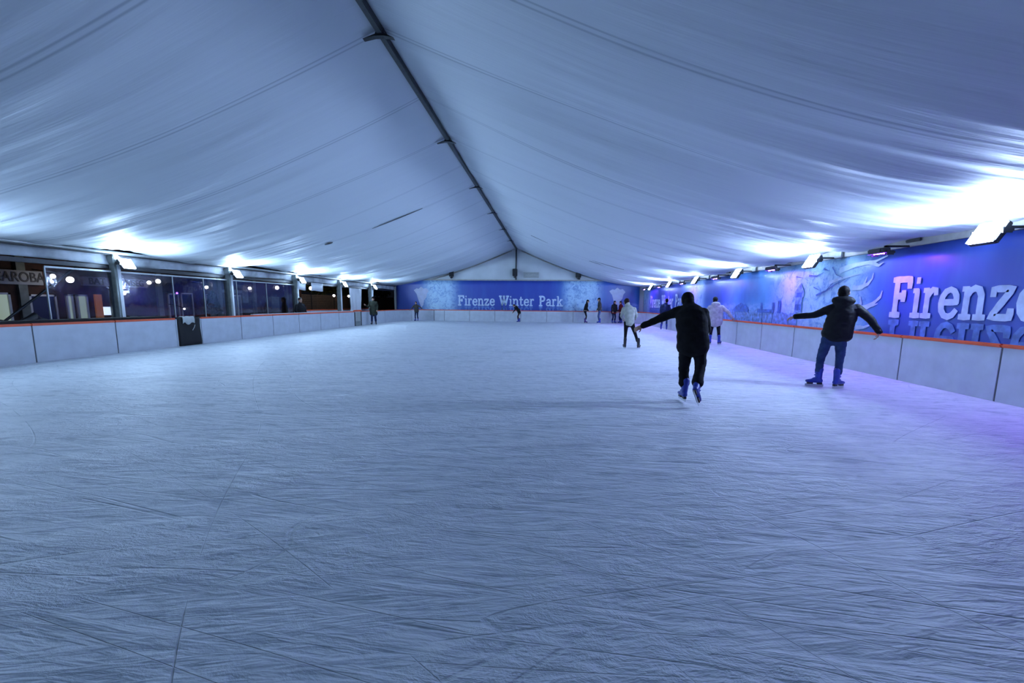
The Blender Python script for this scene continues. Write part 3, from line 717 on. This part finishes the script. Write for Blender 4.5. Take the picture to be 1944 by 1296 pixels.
for (y0,y1,z0,z1,txt,mt,lab,size,sx) in ((15.9,17.65,2.14,2.72,'CAROBA',M['sign'],'white shop sign with dark letters CAROBA at the left edge',.56,.82),(19.3,20.6,2.2,2.62,'BAT',M['sign_dim'],'dim shop sign with dark letters BAT behind the clear window',.44,1.0),(21.1,22.7,2.2,2.62,'NISEG',M['sign_dim'],'dim shop sign with letters NISEG right of the first post',.44,.9)):
    s=empty('shop_sign',(FX+.16,(y0+y1)/2,(z0+z1)/2),0,lab,'sign','shop signs on the brick building')
    MB().box(-.15,.0,-(y1-y0)/2,(y1-y0)/2,-(z1-z0)/2,(z1-z0)/2,.01).build('sign_board',mt,s)
    textobj('lettering',txt,size,(.012,-.0,-.0),s,M['sign_ink'],PI/2,sx)
# fence and hedge
fc=empty('slatted_fence',(FX-.3,38.2,0),0,'lit brown slatted fence far behind the open bay on the left','fence')
m=MB()
for k in range(14): m.box(0,.03,0,24,-.1+k*.165,.05+k*.165)
m.build('slats',M['brown_wood'],fc)
for k in range(9): MB().box(-.08,.0,k*3,k*3+.1,-.125,2.25).build('fence_post',M['brown_wood'],fc)
def leaves(mb,c,r,n,sz,seed):
    rr=random.Random(seed)
    for _ in range(n):
        d=V((rr.gauss(0,1),rr.gauss(0,1),rr.gauss(0,1))).normalized()*(rr.random()**.4)
        p=V(c)+V((d.x*r[0],d.y*r[1],d.z*r[2])); a=V((rr.uniform(-1,1),rr.uniform(-1,1),rr.uniform(-1,1))).normalized(); b=a.orthogonal().normalized(); s=sz*rr.uniform(.6,1.3)
        mb.add([p-a*s,p+b*s*.5,p+a*s,p-b*s*.5],[(0,1,2,3)])
hd=empty('hedge',(FX-.9,38.2,0),0,'yellow green leafy hedge above the brown slatted fence','hedge')
m=MB(); 
for k in range(1,16): leaves(m,(0,k*1.5+.6,2.75+.2*math.sin(k*1.7)),(.5,1.0,.5),170,.12,k)
m.build('foliage',M['leaf_y'],hd)
for k in range(8): MB().tube([(0,k*3+1,-.12),(.1,k*3+1.1,2.5)],.06,n=6).build('stem',M['bark'],hd)
tr=empty('potted_conifer',(-15.1,18.85,-.125),0,'dark bushy conifer standing outside behind the clear window','tree')
m=MB()
for k in range(7): leaves(m,(0,0,.45+k*.24),(.55-.065*k,.55-.065*k,.2),260,.07,40+k)
m.build('foliage',M['leaf'],tr); MB().tube([(0,0,.1),(0,0,1.9)],.035,n=8).build('trunk',M['bark'],tr); MB().tube([(0,0,0),(0,0,.3)],[.18,.22],n=16,cap=False).build('pot',M['black'],tr,True)
# outdoor lamps on the facade
lamps=[(17.35,2.51,.09),(18.02,2.40,.13),(21.9,2.46,.09),(22.45,2.55,.11),(25.82,2.36,.09),(29.77,2.43,.10),(32.93,2.58,.13),(37.8,2.70,.15),(41.95,2.14,.11),(45.14,2.14,.11),(24.0,1.07,.05),(20.45,1.86,.07)]
labs=['first from the left above the lit windows','brightest one near the left, beside the diagonal brace','left one of a close pair right of the first post','right one of a close pair right of the first post','above the conifer','right of the second post','before the third post','largest one in the open bay','left one of two over the brown fence','right one of two over the brown fence','tiny low one above the black gate','small one right behind the first post']
for (y,z,r),lab in zip(lamps,labs):
    t=empty('outdoor_lamp',(-21.0,y,z),0,'glowing outdoor lamp, '+lab,'lamp','outdoor lamps beyond the left side')
    MB().blob((0,0,0),(r,r,r),n=16).build('globe',M['globe'],t,True)
    if y>37: MB().tube([(0,0,-r*.8),(0,0,-z-.12)],.03,n=8).build('pole',M['dark'],t)
    else: MB().tube([(0,0,r*.8),(-.5,0,r+.15),(-.93,0,r+.2)],.02,n=6).build('arm',M['dark'],t)
t=empty('outdoor_lamp',(-21.0,23.6,1.95),0,'small violet glowing lamp among the shops','lamp')
MB().blob((0,0,0),(.05,.05,.05)).build('globe',M['shop_violet'],t,True); MB().tube([(0,0,.05),(-.98,0,.1)],.015,n=6).build('arm',M['dark'],t)

# ------------------------------------------------------------------ floodlights
def flood(side,y,z,label,es,col,w=.5,h=.34,violet=False):
    x=-13.32 if side<0 else 7.12
    t=empty('violet_spotlight' if violet else 'floodlight',(x,y,z),0 if side<0 else PI,label,'spotlight' if violet else 'floodlight','violet spotlights on the right side' if violet else ('white floodlights on the left side' if side<0 else 'white floodlights on the right side'))
    tilt=math.radians(98 if violet else -30)
    Rm=Matrix.Rotation(tilt,4,'Y')       # local +x is the beam direction; positive tilts it down
    mb=MB(); mb.box(-.11,-.006,-w/2+.01,w/2-.01,-h/2+.01,h/2-.01,.02,Rm)
    mb.build('housing',M['dark'] if not violet else M['black'],t)
    gm=bpy.data.materials.get('lamp_%s'%(str(col)+str(es)))
    if not gm: gm=mat('lamp_%s'%(str(col)+str(es)),(.8,.9,1),.3,emit=col,es=es)
    if violet:
        MB().box(-.005,.010,-w/2+.015,w/2-.015,-h/2+.015,h/2-.015,0,Rm).build('glass',M['glass_violet'],t)
        MB().box(.0,.016,-w/2+.12,w/2-.12,-h/2+.07,h/2-.07,0,Rm).build('led_array',gm,t)
    else: MB().box(-.005,.012,-w/2+.02,w/2-.02,-h/2+.02,h/2-.02,0,Rm).build('glass',gm,t)
    MB().box(-.235 if side<0 else -.60,-.1,-.03,.03,.06 if not violet else .13,.10 if not violet else .17,.005).build('arm',M['dark'],t); MB().box(-.15,-.1,-.03,.03,-.02,.17 if violet else .10,.005).build('arm_drop',M['dark'],t); m=MB(); m.box(-.14,.0,-w/2-.03,-w/2-.01,-.05,.04); m.box(-.14,.0,w/2+.01,w/2+.03,-.05,.04); m.box(-.16,-.13,-w/2-.03,w/2+.03,-.02,.03); m.build('yoke',M['dark'],t)
    return t
WL=(.47,.69,1.0); WR=(.46,.63,1.0); VI=(.30,.06,1.0)
EL,ER,EV=660,660,850
oL=['just outside the left edge of the photo','largest one by the first post from the left','by the second post from the left','by the third post from the left','by the fourth post from the left','by the last post before the dark opening']
for i,y in enumerate(vis): flood(-1,y+.1,2.68,'white left side floodlight, '+oL[i],EL,WL,.44,.36)
oR=['nearest and largest one at the right edge','second one from the right edge','third one from the right edge','fourth one from the right edge','fifth one from the right edge','farthest one near the far right corner']
for i,y in enumerate(vis): flood(1,y+.1,2.78,'white floodlight above the right banner, '+oR[i],ER,WR,.5,.40)
oV=['outside the right photo edge','just left of the large letters,','second from the right','third from the right','fourth from the right','fifth from the right','farthest one']
for i,y in enumerate((5.6,10.6,15.4,20.4,25.4,30.6,35.2)): flood(1,y,2.70,'violet spotlight, '+oV[i]+' above the right banner',EV,VI,.42,.24,True)

# ------------------------------------------------------------------ people
def frame_from(f,u):
    f=V(f).normalized(); u=V(u); u=(u-f*u.dot(f)).normalized(); s=f.cross(u); return s,f,u    # side(right), forward, up
def hand(mb,w,d,pn,curl=.5,s=1.0,thumb=1):
    d=V(d).normalized(); pn=V(pn); pn=(pn-d*pn.dot(d)).normalized(); sd=d.cross(pn)
    w=V(w)
    mb.tube([w-d*.03,w,w+d*.03,w+d*.085*s],[(.026,.02),(.028,.019),(.038,.016),(.041,.014)],sd,n=12)
    for k,(o,l) in enumerate(((-.031,.062),(-.011,.074),(.010,.079),(.031,.070))):
        b=w+d*.085*s+sd*o*s; a=curl*(.5+.12*k); 
        d1=(d*math.cos(a)+pn*math.sin(a)+sd*o*2.5).normalized(); a2=a+curl*.7; d2=(d*math.cos(a2)+pn*math.sin(a2)+sd*o*2).normalized()
        p1=b+d1*l*.5*s; p2=p1+d2*l*.5*s
        mb.tube([b-d*.01,p1,p2],[.0095,.0088,.0075],sd,n=8)
    b=w+d*.03-sd*.034*thumb*s; d1=(d*.7-sd*.7*thumb+pn*.25).normalized(); d2=(d*.9-sd*.35*thumb+pn*.35).normalized()
    mb.tube([b+sd*.012*thumb,b+d1*.035*s,b+d1*.035*s+d2*.032*s],[.013,.011,.009],pn,n=8)
def lerp(a,b,t): return V(a)*(1-t)+V(b)*t
def skate(root,an,fwd,up,mt,vox=.012,name='skate_boot'):
    s,f,u=frame_from(fwd,up); an=V(an)
    def P(x,y,z): return an+s*x+f*y+u*z
    mb=MB()
    mb.tube([P(0,-.025,.17),P(0,-.02,.10),P(0,-.02,.02),P(0,-.02,-.04)],[(.058,.066),(.054,.06),(.05,.06),(.046,.058)],s,n=14)
    mb.tube([P(0,-.055,-.055),P(0,.02,-.05),P(0,.10,-.058),P(0,.175,-.066)],[(.042,.046),(.045,.05),(.048,.038),(.040,.028)],s,n=14)
    for k in range(3): mb.tube([P(-.05,.03,.11-.055*k),P(0,.055+.01*k,.11-.055*k),P(.05,.03,.11-.055*k)],.010,u,n=6)
    b=mb.remesh(name,mt,root,vox,3)
    bl=MB(); 
    ax=Matrix((s,f,u)).transposed().to_4x4(); ax.translation=an
    bl.box(-.022,.022,-.085,.0,-.125,-.085,.004,ax); bl.box(-.024,.024,.07,.17,-.125,-.085,.004,ax)
    bl.build('blade_holder',M['boot_black'],b)
    bl=MB(); bl.box(-.003,.003,-.11,.20,-.165,-.12,.0,ax); bl.build('blade',M['steel'],b)
HS=1.10
def person(loc,label,J,T,cols,face=(0,1,0),up=(0,0,1),hair='short',vox=.010,cvox=.014,group=None,opts={},feet=None,hands=None,sc=1.0,z0=0):
    """J joints in the viewer frame (x right, y away, z up); T torso rings (x,y,z,half width,half depth) from hem to neck"""
    az=math.atan2(loc[0],loc[1])
    root=empty('person',(loc[0],loc[1],z0),-az,label,'person',group)
    g=lambda k:V(J[k])
    side=V(opts.get('side',(1,0,0)))
    s,f,u=frame_from(face,up); hc=g('head')
    B=MB()
    # head
    hs=opts.get('hs',HS); s0,f0,u0=s,f,u; s=s*hs; f=f*hs; u=u*hs
    B.blob(hc,(.074,.092,.104),(s,f,u),16); B.blob(hc-u*.055+f*.022,(.056,.066,.066),(s,f,u),14); B.blob(hc-u*.108+f*.06,(.026,.022,.02),(s,f,u),8)
    B.tube([hc+u*.022+f*.088,hc-u*.02+f*.106,hc-u*.032+f*.100],[(.008,.008),(.013,.013),(.016,.010)],s,n=8)
    B.blob(hc-u*.066+f*.085,(.024,.011,.010),(s,f,u),8); B.blob(hc+u*.035+f*.082,(.045,.014,.010),(s,f,u),8)
    for q in (-1,1): B.blob(hc+s*.078*q-u*.008-f*.005,(.012,.02,.031),(s,f,u),8)
    nk=V(T[-1][:3]); B.tube([nk-V((0,0,.05)),nk+V((0,0,.02)),hc-u*.07-f*.01],[.062,.058,.056],side,n=12)
    # torso inside the clothes
    B.tube([V(t[:3]) for t in T[:-1]]+[nk],[(t[3]*.72,t[4]*.72) for t in T[:-1]]+[(.07,.06)],side,n=16)
    pel=g('pelvis'); B.blob(pel,(.13,.09,.12))
    for q,a in (('L',-1),('R',1)):
        B.tube([g('sh'+q),g('el'+q),g('wr'+q)],[.045,.034,.024],n=10)
        B.tube([g('hip'+q),g('kn'+q),g('an'+q)],[.07,.05,.04],n=10)
        w=g('wr'+q); d=(hands or {}).get(q,{}).get('d') or (w-g('el'+q)); pn=(hands or {}).get(q,{}).get('pn',(0,1,-.2))
        hand(B,w,d,pn,(hands or {}).get(q,{}).get('curl',.5),1.0,(hands or {}).get(q,{}).get('thumb',1 if q=='L' else -1))
    B.remesh('body',M['skin'],root,vox,2)
    for q in (-1,1): MB().blob(hc+f*.083+s*.030*q+u*.008,(.011,.008,.008),(s,f,u),8).build('eye',M['eye'],root,True)
    # jacket
    K=MB(); pf=opts.get('puff',1.0)
    K.tube([V(t[:3]) for t in T],[(t[3],t[4]) for t in T],side,n=22,cap=True)
    for q in ('L','R'):
        w=g('wr'+q); e=g('el'+q); sh=g('sh'+q); c=w+(e-w).normalized()*.012
        K.tube([sh,lerp(sh,e,.5),e,lerp(e,c,.5),c],[.078*pf,.068*pf,.060*pf,.053*pf,.045*pf],n=14)
        K.tube([c+(e-c).normalized()*.05,c],[.05*pf,.048*pf],n=14)
    if 'collar' in opts: K.tube([nk-V((0,0,.03)),nk+V((0,0,.045))],[(.10,.09),(.085,.08)],side,n=14)
    if 'hood' in opts:
        hx,hy,hz,hr=opts['hood']; K.blob(V((hx,hy,hz)),(hr,hr*.66,hr*.52),None,16); K.blob(V((hx,hy-.01,hz-.05)),(hr*.8,hr*.6,hr*.55),None,16)
    K.remesh(opts.get('top','jacket'),M[cols['top']],root,cvox,5,opts.get('fold',.008),8,label=opts.get('toplabel'))
    if 'patch' in opts:
        px,py,pz=opts['patch']; m=MB(); 
        for k in range(3): m.box(px-.035,px+.035-.012*k,py-.004,py+.004,pz+.022*k-.02,pz+.022*k-.006)
        m.build('logo_patch',M['charcoal'] if 0 else M['vent'],root,label='small grey logo patch on the shoulder')
    if 'hemband' in opts:
        t=T[0]; m=MB(); m.tube([V((t[0],t[1],t[2]-.03)),V((t[0],t[1],t[2]+.02))],[(t[3]+.008,t[4]+.008)]*2,side,n=20,cap=False); m.build('waist_band',M[cols['band']],root,True)
    # trousers
    Q=MB(); 
    Q.tube([pel+V((0,0,.10)),pel,(g('hipL')+g('hipR'))/2+V((0,0,-.03))],[(.145,.10),(.155,.115),(.14,.10)],side,n=18)
    tl=opts.get('leg',(.092,.082,.066,.060,.062))
    for q in ('L','R'):
        h_=g('hip'+q); k=g('kn'+q); a=g('an'+q); e=a+(k-a).normalized()*opts.get('cuff',.12)
        Q.tube([h_+V((0,0,.03)),lerp(h_,k,.45),k,lerp(k,e,.5),e],[tl[0],tl[1],tl[2],tl[3],tl[4]],n=14)
    Q.remesh('trousers',M[cols['legs']],root,cvox,5,opts.get('fold',.008)*.9,9)
    # skates or shoes
    for q in ('L','R'):
        ft=(feet or {}).get(q,((0,1,0),(0,0,1)))
        if opts.get('shoes'):
            a=g('an'+q); d=V(ft[0]).normalized(); m=MB(); m.tube([a+V((0,0,-.02))-d*.04,a+d*.06+V((0,0,-.05)),a+d*.16+V((0,0,-.06))],[(.045,.05),(.045,.045),(.038,.03)],d.cross(V((0,0,1))),n=12); m.remesh('shoe',M['boot_black'],root,cvox,2)
        else: skate(root,g('an'+q),ft[0],ft[1],M[cols['boot']],.012 if cvox<.016 else .018)
    # hair
    Hh=MB()
    if hair=='cap':
        Hh.blob(hc+u*.022-f*.008,(.090,.106,.100),(s,f,u),18); Hh.blob(hc-u*.03-f*.035,(.084,.075,.075),(s,f,u),14); Hh.remesh('hat',M['hat'],root,.010,4,.002,20)
    elif hair=='long':
        Hh.blob(hc+u*.022-f*.014,(.086,.100,.096),(s,f,u),18); Hh.tube([hc-f*.05,hc-f*.075-u*.12,hc-f*.08-u*.28,hc-f*.07-u*.36],[(.09,.06),(.10,.055),(.095,.045),(.05,.03)],s,n=14); Hh.remesh('hair',M[cols.get('hair','hair')],root,.012,3,.005,16)
    else:
        Hh.blob(hc+u*.026-f*.014,(.085,.100,.094),(s,f,u),18); Hh.blob(hc-u*.035-f*.042,(.075,.060,.065),(s,f,u),14)
        Hh.remesh('hair',M[cols.get('hair','hair')],root,.010,3,.004,24)
    if sc!=1: root.scale=(sc,sc,sc)
    return root
Z=(0,0,1)
# 1 big black-clad skater
person((2.24,7.18),'large person in all black skating away, left arm stretched low, blue skates',
 dict(head=(-.122,.15,1.625),pelvis=(0,-.02,.93),shL=(-.215,.06,1.455),elL=(-.53,.10,1.325),wrL=(-.79,.10,1.195),shR=(.125,.06,1.43),elR=(.19,.12,1.16),wrR=(.14,.33,1.10),
      hipL=(-.095,-.02,.88),hipR=(.105,-.02,.88),knL=(-.11,.06,.555),knR=(.13,-.01,.60),anL=(-.085,.03,.185),anR=(.095,-.34,.285)),
 [(.0,-.03,.885,.245,.155),(.0,-.04,1.0,.24,.155),(-.02,-.03,1.15,.232,.155),(-.045,.0,1.30,.232,.155),(-.065,.03,1.42,.225,.14),(-.085,.06,1.50,.16,.11),(-.10,.09,1.56,.085,.08)],
 dict(top='black_jacket',legs='black_trouser',boot='boot_blue'),face=(-.15,1,-.15),up=(0,.1,1),hair='cap',vox=.0075,cvox=.012,
 opts=dict(puff=1.12,collar=1,fold=.010,leg=(.108,.10,.084,.078,.088),cuff=.13),
 feet={'L':((-.35,.93,0),(.05,0,1)),'R':((.28,.55,-.77),(.05,.77,.63))},hands={'L':dict(d=(-.88,.1,-.42),pn=(.2,.9,-.5),curl=.35,thumb=-1)})
# 2 black jacket and jeans
person((5.33,8.93),'person in black hooded jacket and blue jeans, arms out, by the right boards',
 dict(head=(.118,.02,1.80),pelvis=(.05,0,.97),shL=(-.035,0,1.51),elL=(-.31,.02,1.375),wrL=(-.615,.02,1.345),shR=(.345,0,1.51),elR=(.56,.02,1.31),wrR=(.70,.02,1.09),
      hipL=(-.05,0,.93),hipR=(.155,0,.93),knL=(-.125,.03,.58),knR=(.17,.04,.58),anL=(-.145,0,.168),anR=(.165,0,.168)),
 [(.085,0,1.0,.245,.15),(.085,0,1.06,.25,.155),(.10,0,1.2,.235,.155),(.13,0,1.36,.235,.155),(.145,0,1.48,.225,.14),(.15,0,1.565,.165,.11),(.14,0,1.64,.09,.085)],
 dict(top='black_shell',legs='denim',boot='boot_blue',hair='hair'),face=(.1,1,0),vox=.0075,cvox=.012,
 opts=dict(puff=1.14,hood=(.125,-.03,1.655,.185),fold=.010,leg=(.098,.090,.076,.066,.068),cuff=.15,patch=(.30,-.155,1.535)),
 feet={'L':((-.93,-.30,0),Z),'R':((.55,.80,0),(0,0,1))},hands={'L':dict(d=(-.92,.05,-.32),pn=(.1,.3,-.9),curl=.5,thumb=-1),'R':dict(d=(-.15,.1,-.9),pn=(-.9,.2,0),curl=.6,thumb=1)})
# 3 pale coat
person((6.55,18.3),'person in pale grey hooded coat and black trousers behind the large black-clad skater',
 dict(head=(-.09,.05,1.755),pelvis=(-.03,0,.93),shL=(-.25,0,1.47),elL=(-.42,.08,1.27),wrL=(-.34,.24,1.12),shR=(.17,0,1.47),elR=(.40,.0,1.29),wrR=(.56,.02,1.06),
      hipL=(-.13,0,.89),hipR=(.07,0,.89),knL=(-.16,.03,.55),knR=(.11,.03,.55),anL=(-.19,0,.17),anR=(.15,0,.17)),
 [(-.04,0,.86,.27,.18),(-.04,0,.98,.28,.19),(-.04,0,1.15,.265,.18),(-.04,0,1.32,.265,.175),(-.04,0,1.45,.25,.15),(-.06,.02,1.53,.17,.11),(-.08,.03,1.60,.09,.09)],
 dict(top='greywhite',legs='black_trouser',boot='boot_blue'),vox=.012,cvox=.018,opts=dict(puff=1.15,hood=(-.06,-.04,1.60,.17),top='coat',cuff=.16,fold=.0015),
 feet={'L':((-.5,.85,0),Z),'R':((.4,.9,0),Z)},hands={'R':dict(d=(.5,0,-.8),curl=.4)})
# 4 cream sweater
person((2.92,16.0),'person in off white sweater and black trousers leaning forward, left of the black-clad skater',
 dict(head=(-.27,.16,1.635),pelvis=(-.15,0,.92),shL=(-.36,.08,1.39),elL=(-.43,.12,1.13),wrL=(-.36,.30,1.02),shR=(.00,.08,1.39),elR=(.09,.10,1.15),wrR=(.04,.32,1.06),
      hipL=(-.25,0,.88),hipR=(-.06,0,.88),knL=(-.26,.08,.53),knR=(.07,.02,.53),anL=(-.265,.02,.168),anR=(.20,-.02,.168)),
 [(-.14,-.01,.88,.165,.11),(-.14,-.02,1.0,.165,.115),(-.15,0,1.15,.175,.12),(-.17,.03,1.30,.20,.125),(-.19,.06,1.39,.195,.12),(-.21,.09,1.46,.13,.09),(-.235,.11,1.52,.075,.07)],
 dict(top='offwhite',legs='black_trouser',boot='boot_black',hair='hair_br'),face=(-.2,1,-.1),vox=.011,cvox=.016,opts=dict(puff=.95,collar=1,top='sweater',fold=.0015,leg=(.088,.075,.058,.052,.058)),
 feet={'L':((-.3,.95,0),Z),'R':((.3,.95,0),Z)})
# 5 navy jacket person further back
person((7.0,28.2),'person in navy jacket and blue jeans, far off left of the pale coat',
 dict(head=(.08,0,1.80),pelvis=(0,0,.98),shL=(-.19,0,1.50),elL=(-.25,0,1.22),wrL=(-.24,.08,.97),shR=(.22,0,1.50),elR=(.28,0,1.22),wrR=(.27,.08,.97),
      hipL=(-.10,0,.93),hipR=(.10,0,.93),knL=(-.13,.03,.56),knR=(.13,.03,.56),anL=(-.17,0,.168),anR=(.15,0,.168)),
 [(0,0,.92,.23,.15),(0,0,1.05,.24,.155),(.0,0,1.2,.235,.15),(.01,0,1.38,.24,.15),(.015,0,1.49,.21,.13),(.03,0,1.57,.15,.1),(.05,0,1.63,.085,.08)],
 dict(top='navy',legs='denim',boot='boot_blue'),hair='cap',vox=.014,cvox=.02,opts=dict(puff=1.05))
def stand(loc,label,top,legs,boot,lean=0,face=(0,1,0),h=1.0,side=(1,0,0),arms=None,hair='short',opts=None,group=None,feet=None,kn=(.0,.0),hemz=.92,coatw=.22,dx=0,band=None,haircol='hair',spread=.1,z0=0):
    s=V(side); f=V((-s.y,s.x,0)); P=lambda a,b,z:tuple(s*a+f*b+V((dx,0,0))*0+V((0,0,z)))
    l=lean
    J=dict(head=P(0,.36*l+.03,1.76-.12*l),pelvis=P(0,-.08*l,.97),shL=P(-.19,.22*l,1.49-.05*l),shR=P(.19,.22*l,1.49-.05*l),elL=P(-.26,.14*l,1.22),elR=P(.26,.14*l,1.22),wrL=P(-.25,.16+.1*l,.99),wrR=P(.25,.16+.1*l,.99),
      hipL=P(-.095,-.08*l,.92),hipR=P(.095,-.08*l,.92),knL=P(-spread-.01,.08+kn[0],.54),knR=P(spread+.01,.08+kn[1],.54),anL=P(-spread-.03,kn[0]*1.5,.168),anR=P(spread+.03,kn[1]*1.5,.168))
    if arms: J.update({k:P(*v) for k,v in arms.items()})
    T=[]
    for z,w,d,t in ((hemz,coatw,.15,0),(1.05,coatw,.15,.15),(1.2,.215,.145,.4),(1.36,.225,.145,.7),(1.48,.20,.125,.9),(1.55,.14,.10,1),(1.61,.08,.08,1.1)):
        T.append((*P(0,-.08*l+.32*l*t,z-.05*l*t),w,d))
    o=dict(puff=1.0,side=tuple(s)); o.update(opts or {})
    c=dict(top=top,legs=legs,boot=boot,hair=haircol)
    if band: o['hemband']=1; c['band']=band
    ff=feet or {'L':(tuple(f-s*.25),Z),'R':(tuple(f+s*.25),Z)}
    return person(loc,label,J,T,c,face=face,hair=hair,vox=.014,cvox=.02,opts=o,feet=ff,group=group,sc=h,z0=z0)
# 6,7 the pair by the far boards (seen from the side, facing each other)
stand((2.83,36.8),'long haired person in black jacket with pale waistband, sideways by the far boards','black_jacket','black_trouser','boot_purple',.35,face=(1,-.1,-.1),side=(.1,-1,0),h=1.03,hair='long',band='tan',hemz=1.0,coatw=.17,opts=dict(leg=(.082,.07,.055,.05,.05)),spread=.04)
stand((3.95,36.6),'tall person in dark jacket and faded blue jeans by the far boards, facing left','olive','denim_light','boot_blue',.15,face=(-1,-.1,-.1),side=(-.1,1,0),h=1.1,spread=.08,hemz=.98,coatw=.19)
# 8 pair in red
stand((5.15,37.1),'person in black top with red around the waist, far boards','black_jacket','navy','boot_blue',.25,face=(.7,-.6,0),side=(-.8,-.5,0),h=.99,hair='long',band='red',hemz=.86,coatw=.24)
stand((5.74,37.25),'person in dark red jacket at the far boards, beside the off white sweater','dark_red','navy','boot_blue',.15,face=(-.8,-.5,0),side=(-.5,.8,0),h=.97)
# 9 small bending skater
stand((-2.66,36.9),'small person in black jacket bending forward under the word Winter, arms out','black_jacket','brown_trouser','boot_blue',1.0,face=(-.9,-.3,-.2),side=(-.3,.95,0),h=.86,haircol='hair_br',
  arms=dict(head=(0,.46,1.60),shL=(-.17,.34,1.38),shR=(.17,.34,1.38),elL=(-.30,.46,1.18),wrL=(-.34,.62,.98),elR=(.36,-.05,1.28),wrR=(.40,-.28,1.22)),opts=dict(leg=(.09,.078,.064,.058,.06)),spread=.14,kn=(.04,-.10))
# 10 small skater at the left
stand((-11.2,36.6),'small person in olive jacket, arms spread, below the left emblem of the far banner','olive','navy','boot_blue',.3,face=(-.3,-.9,0),side=(-.95,.3,0),h=.88,
  arms=dict(elL=(-.42,.12,1.32),wrL=(-.62,.2,1.18),elR=(.36,.12,1.28),wrR=(.50,.22,1.10)))
# 11 standing coat
stand((-12.12,29.75),'person in dark olive knee length coat standing by the left boards facing the camera','coat_green','navy','boot_black',0,face=(-.1,-1,0),side=(-1,.1,0),h=1.02,
  arms=dict(elR=(.34,.10,1.18),wrR=(.46,.30,1.30)),opts=dict(top='coat',leg=(.098,.09,.076,.072,.074),puff=1.12,hood=None) if 0 else dict(top='coat',leg=(.098,.09,.076,.072,.074),puff=1.12),hemz=.72,coatw=.26,hair='cap')
# 12 behind the boards
stand((-13.28,22.75),'person in black coat standing behind the left boards beside the third post','black_jacket','black_trouser','boot_black',0,face=(.5,-.8,0),side=(-.85,-.5,0),h=1.04,z0=-.20,opts=dict(shoes=1,top='coat'),hemz=.8,coatw=.24)

# ------------------------------------------------------------------ world and view
w=bpy.data.worlds.new('night'); bpy.context.scene.world=w; w.use_nodes=True
w.node_tree.nodes['Background'].inputs[0].default_value=(.10,.12,.2,1); w.node_tree.nodes['Background'].inputs[1].default_value=.03
sc=bpy.context.scene
sc.view_settings.view_transform='Standard'; sc.view_settings.look='None'; sc.view_settings.gamma=1; sc.view_settings.exposure=-.12
sc.cycles.max_bounces=5; sc.cycles.diffuse_bounces=3; sc.cycles.glossy_bounces=2; sc.cycles.transparent_max_bounces=6; sc.cycles.use_adaptive_sampling=True; sc.cycles.adaptive_threshold=.1; sc.cycles.sample_clamp_indirect=6; sc.cycles.caustics_reflective=False; sc.cycles.caustics_refractive=False
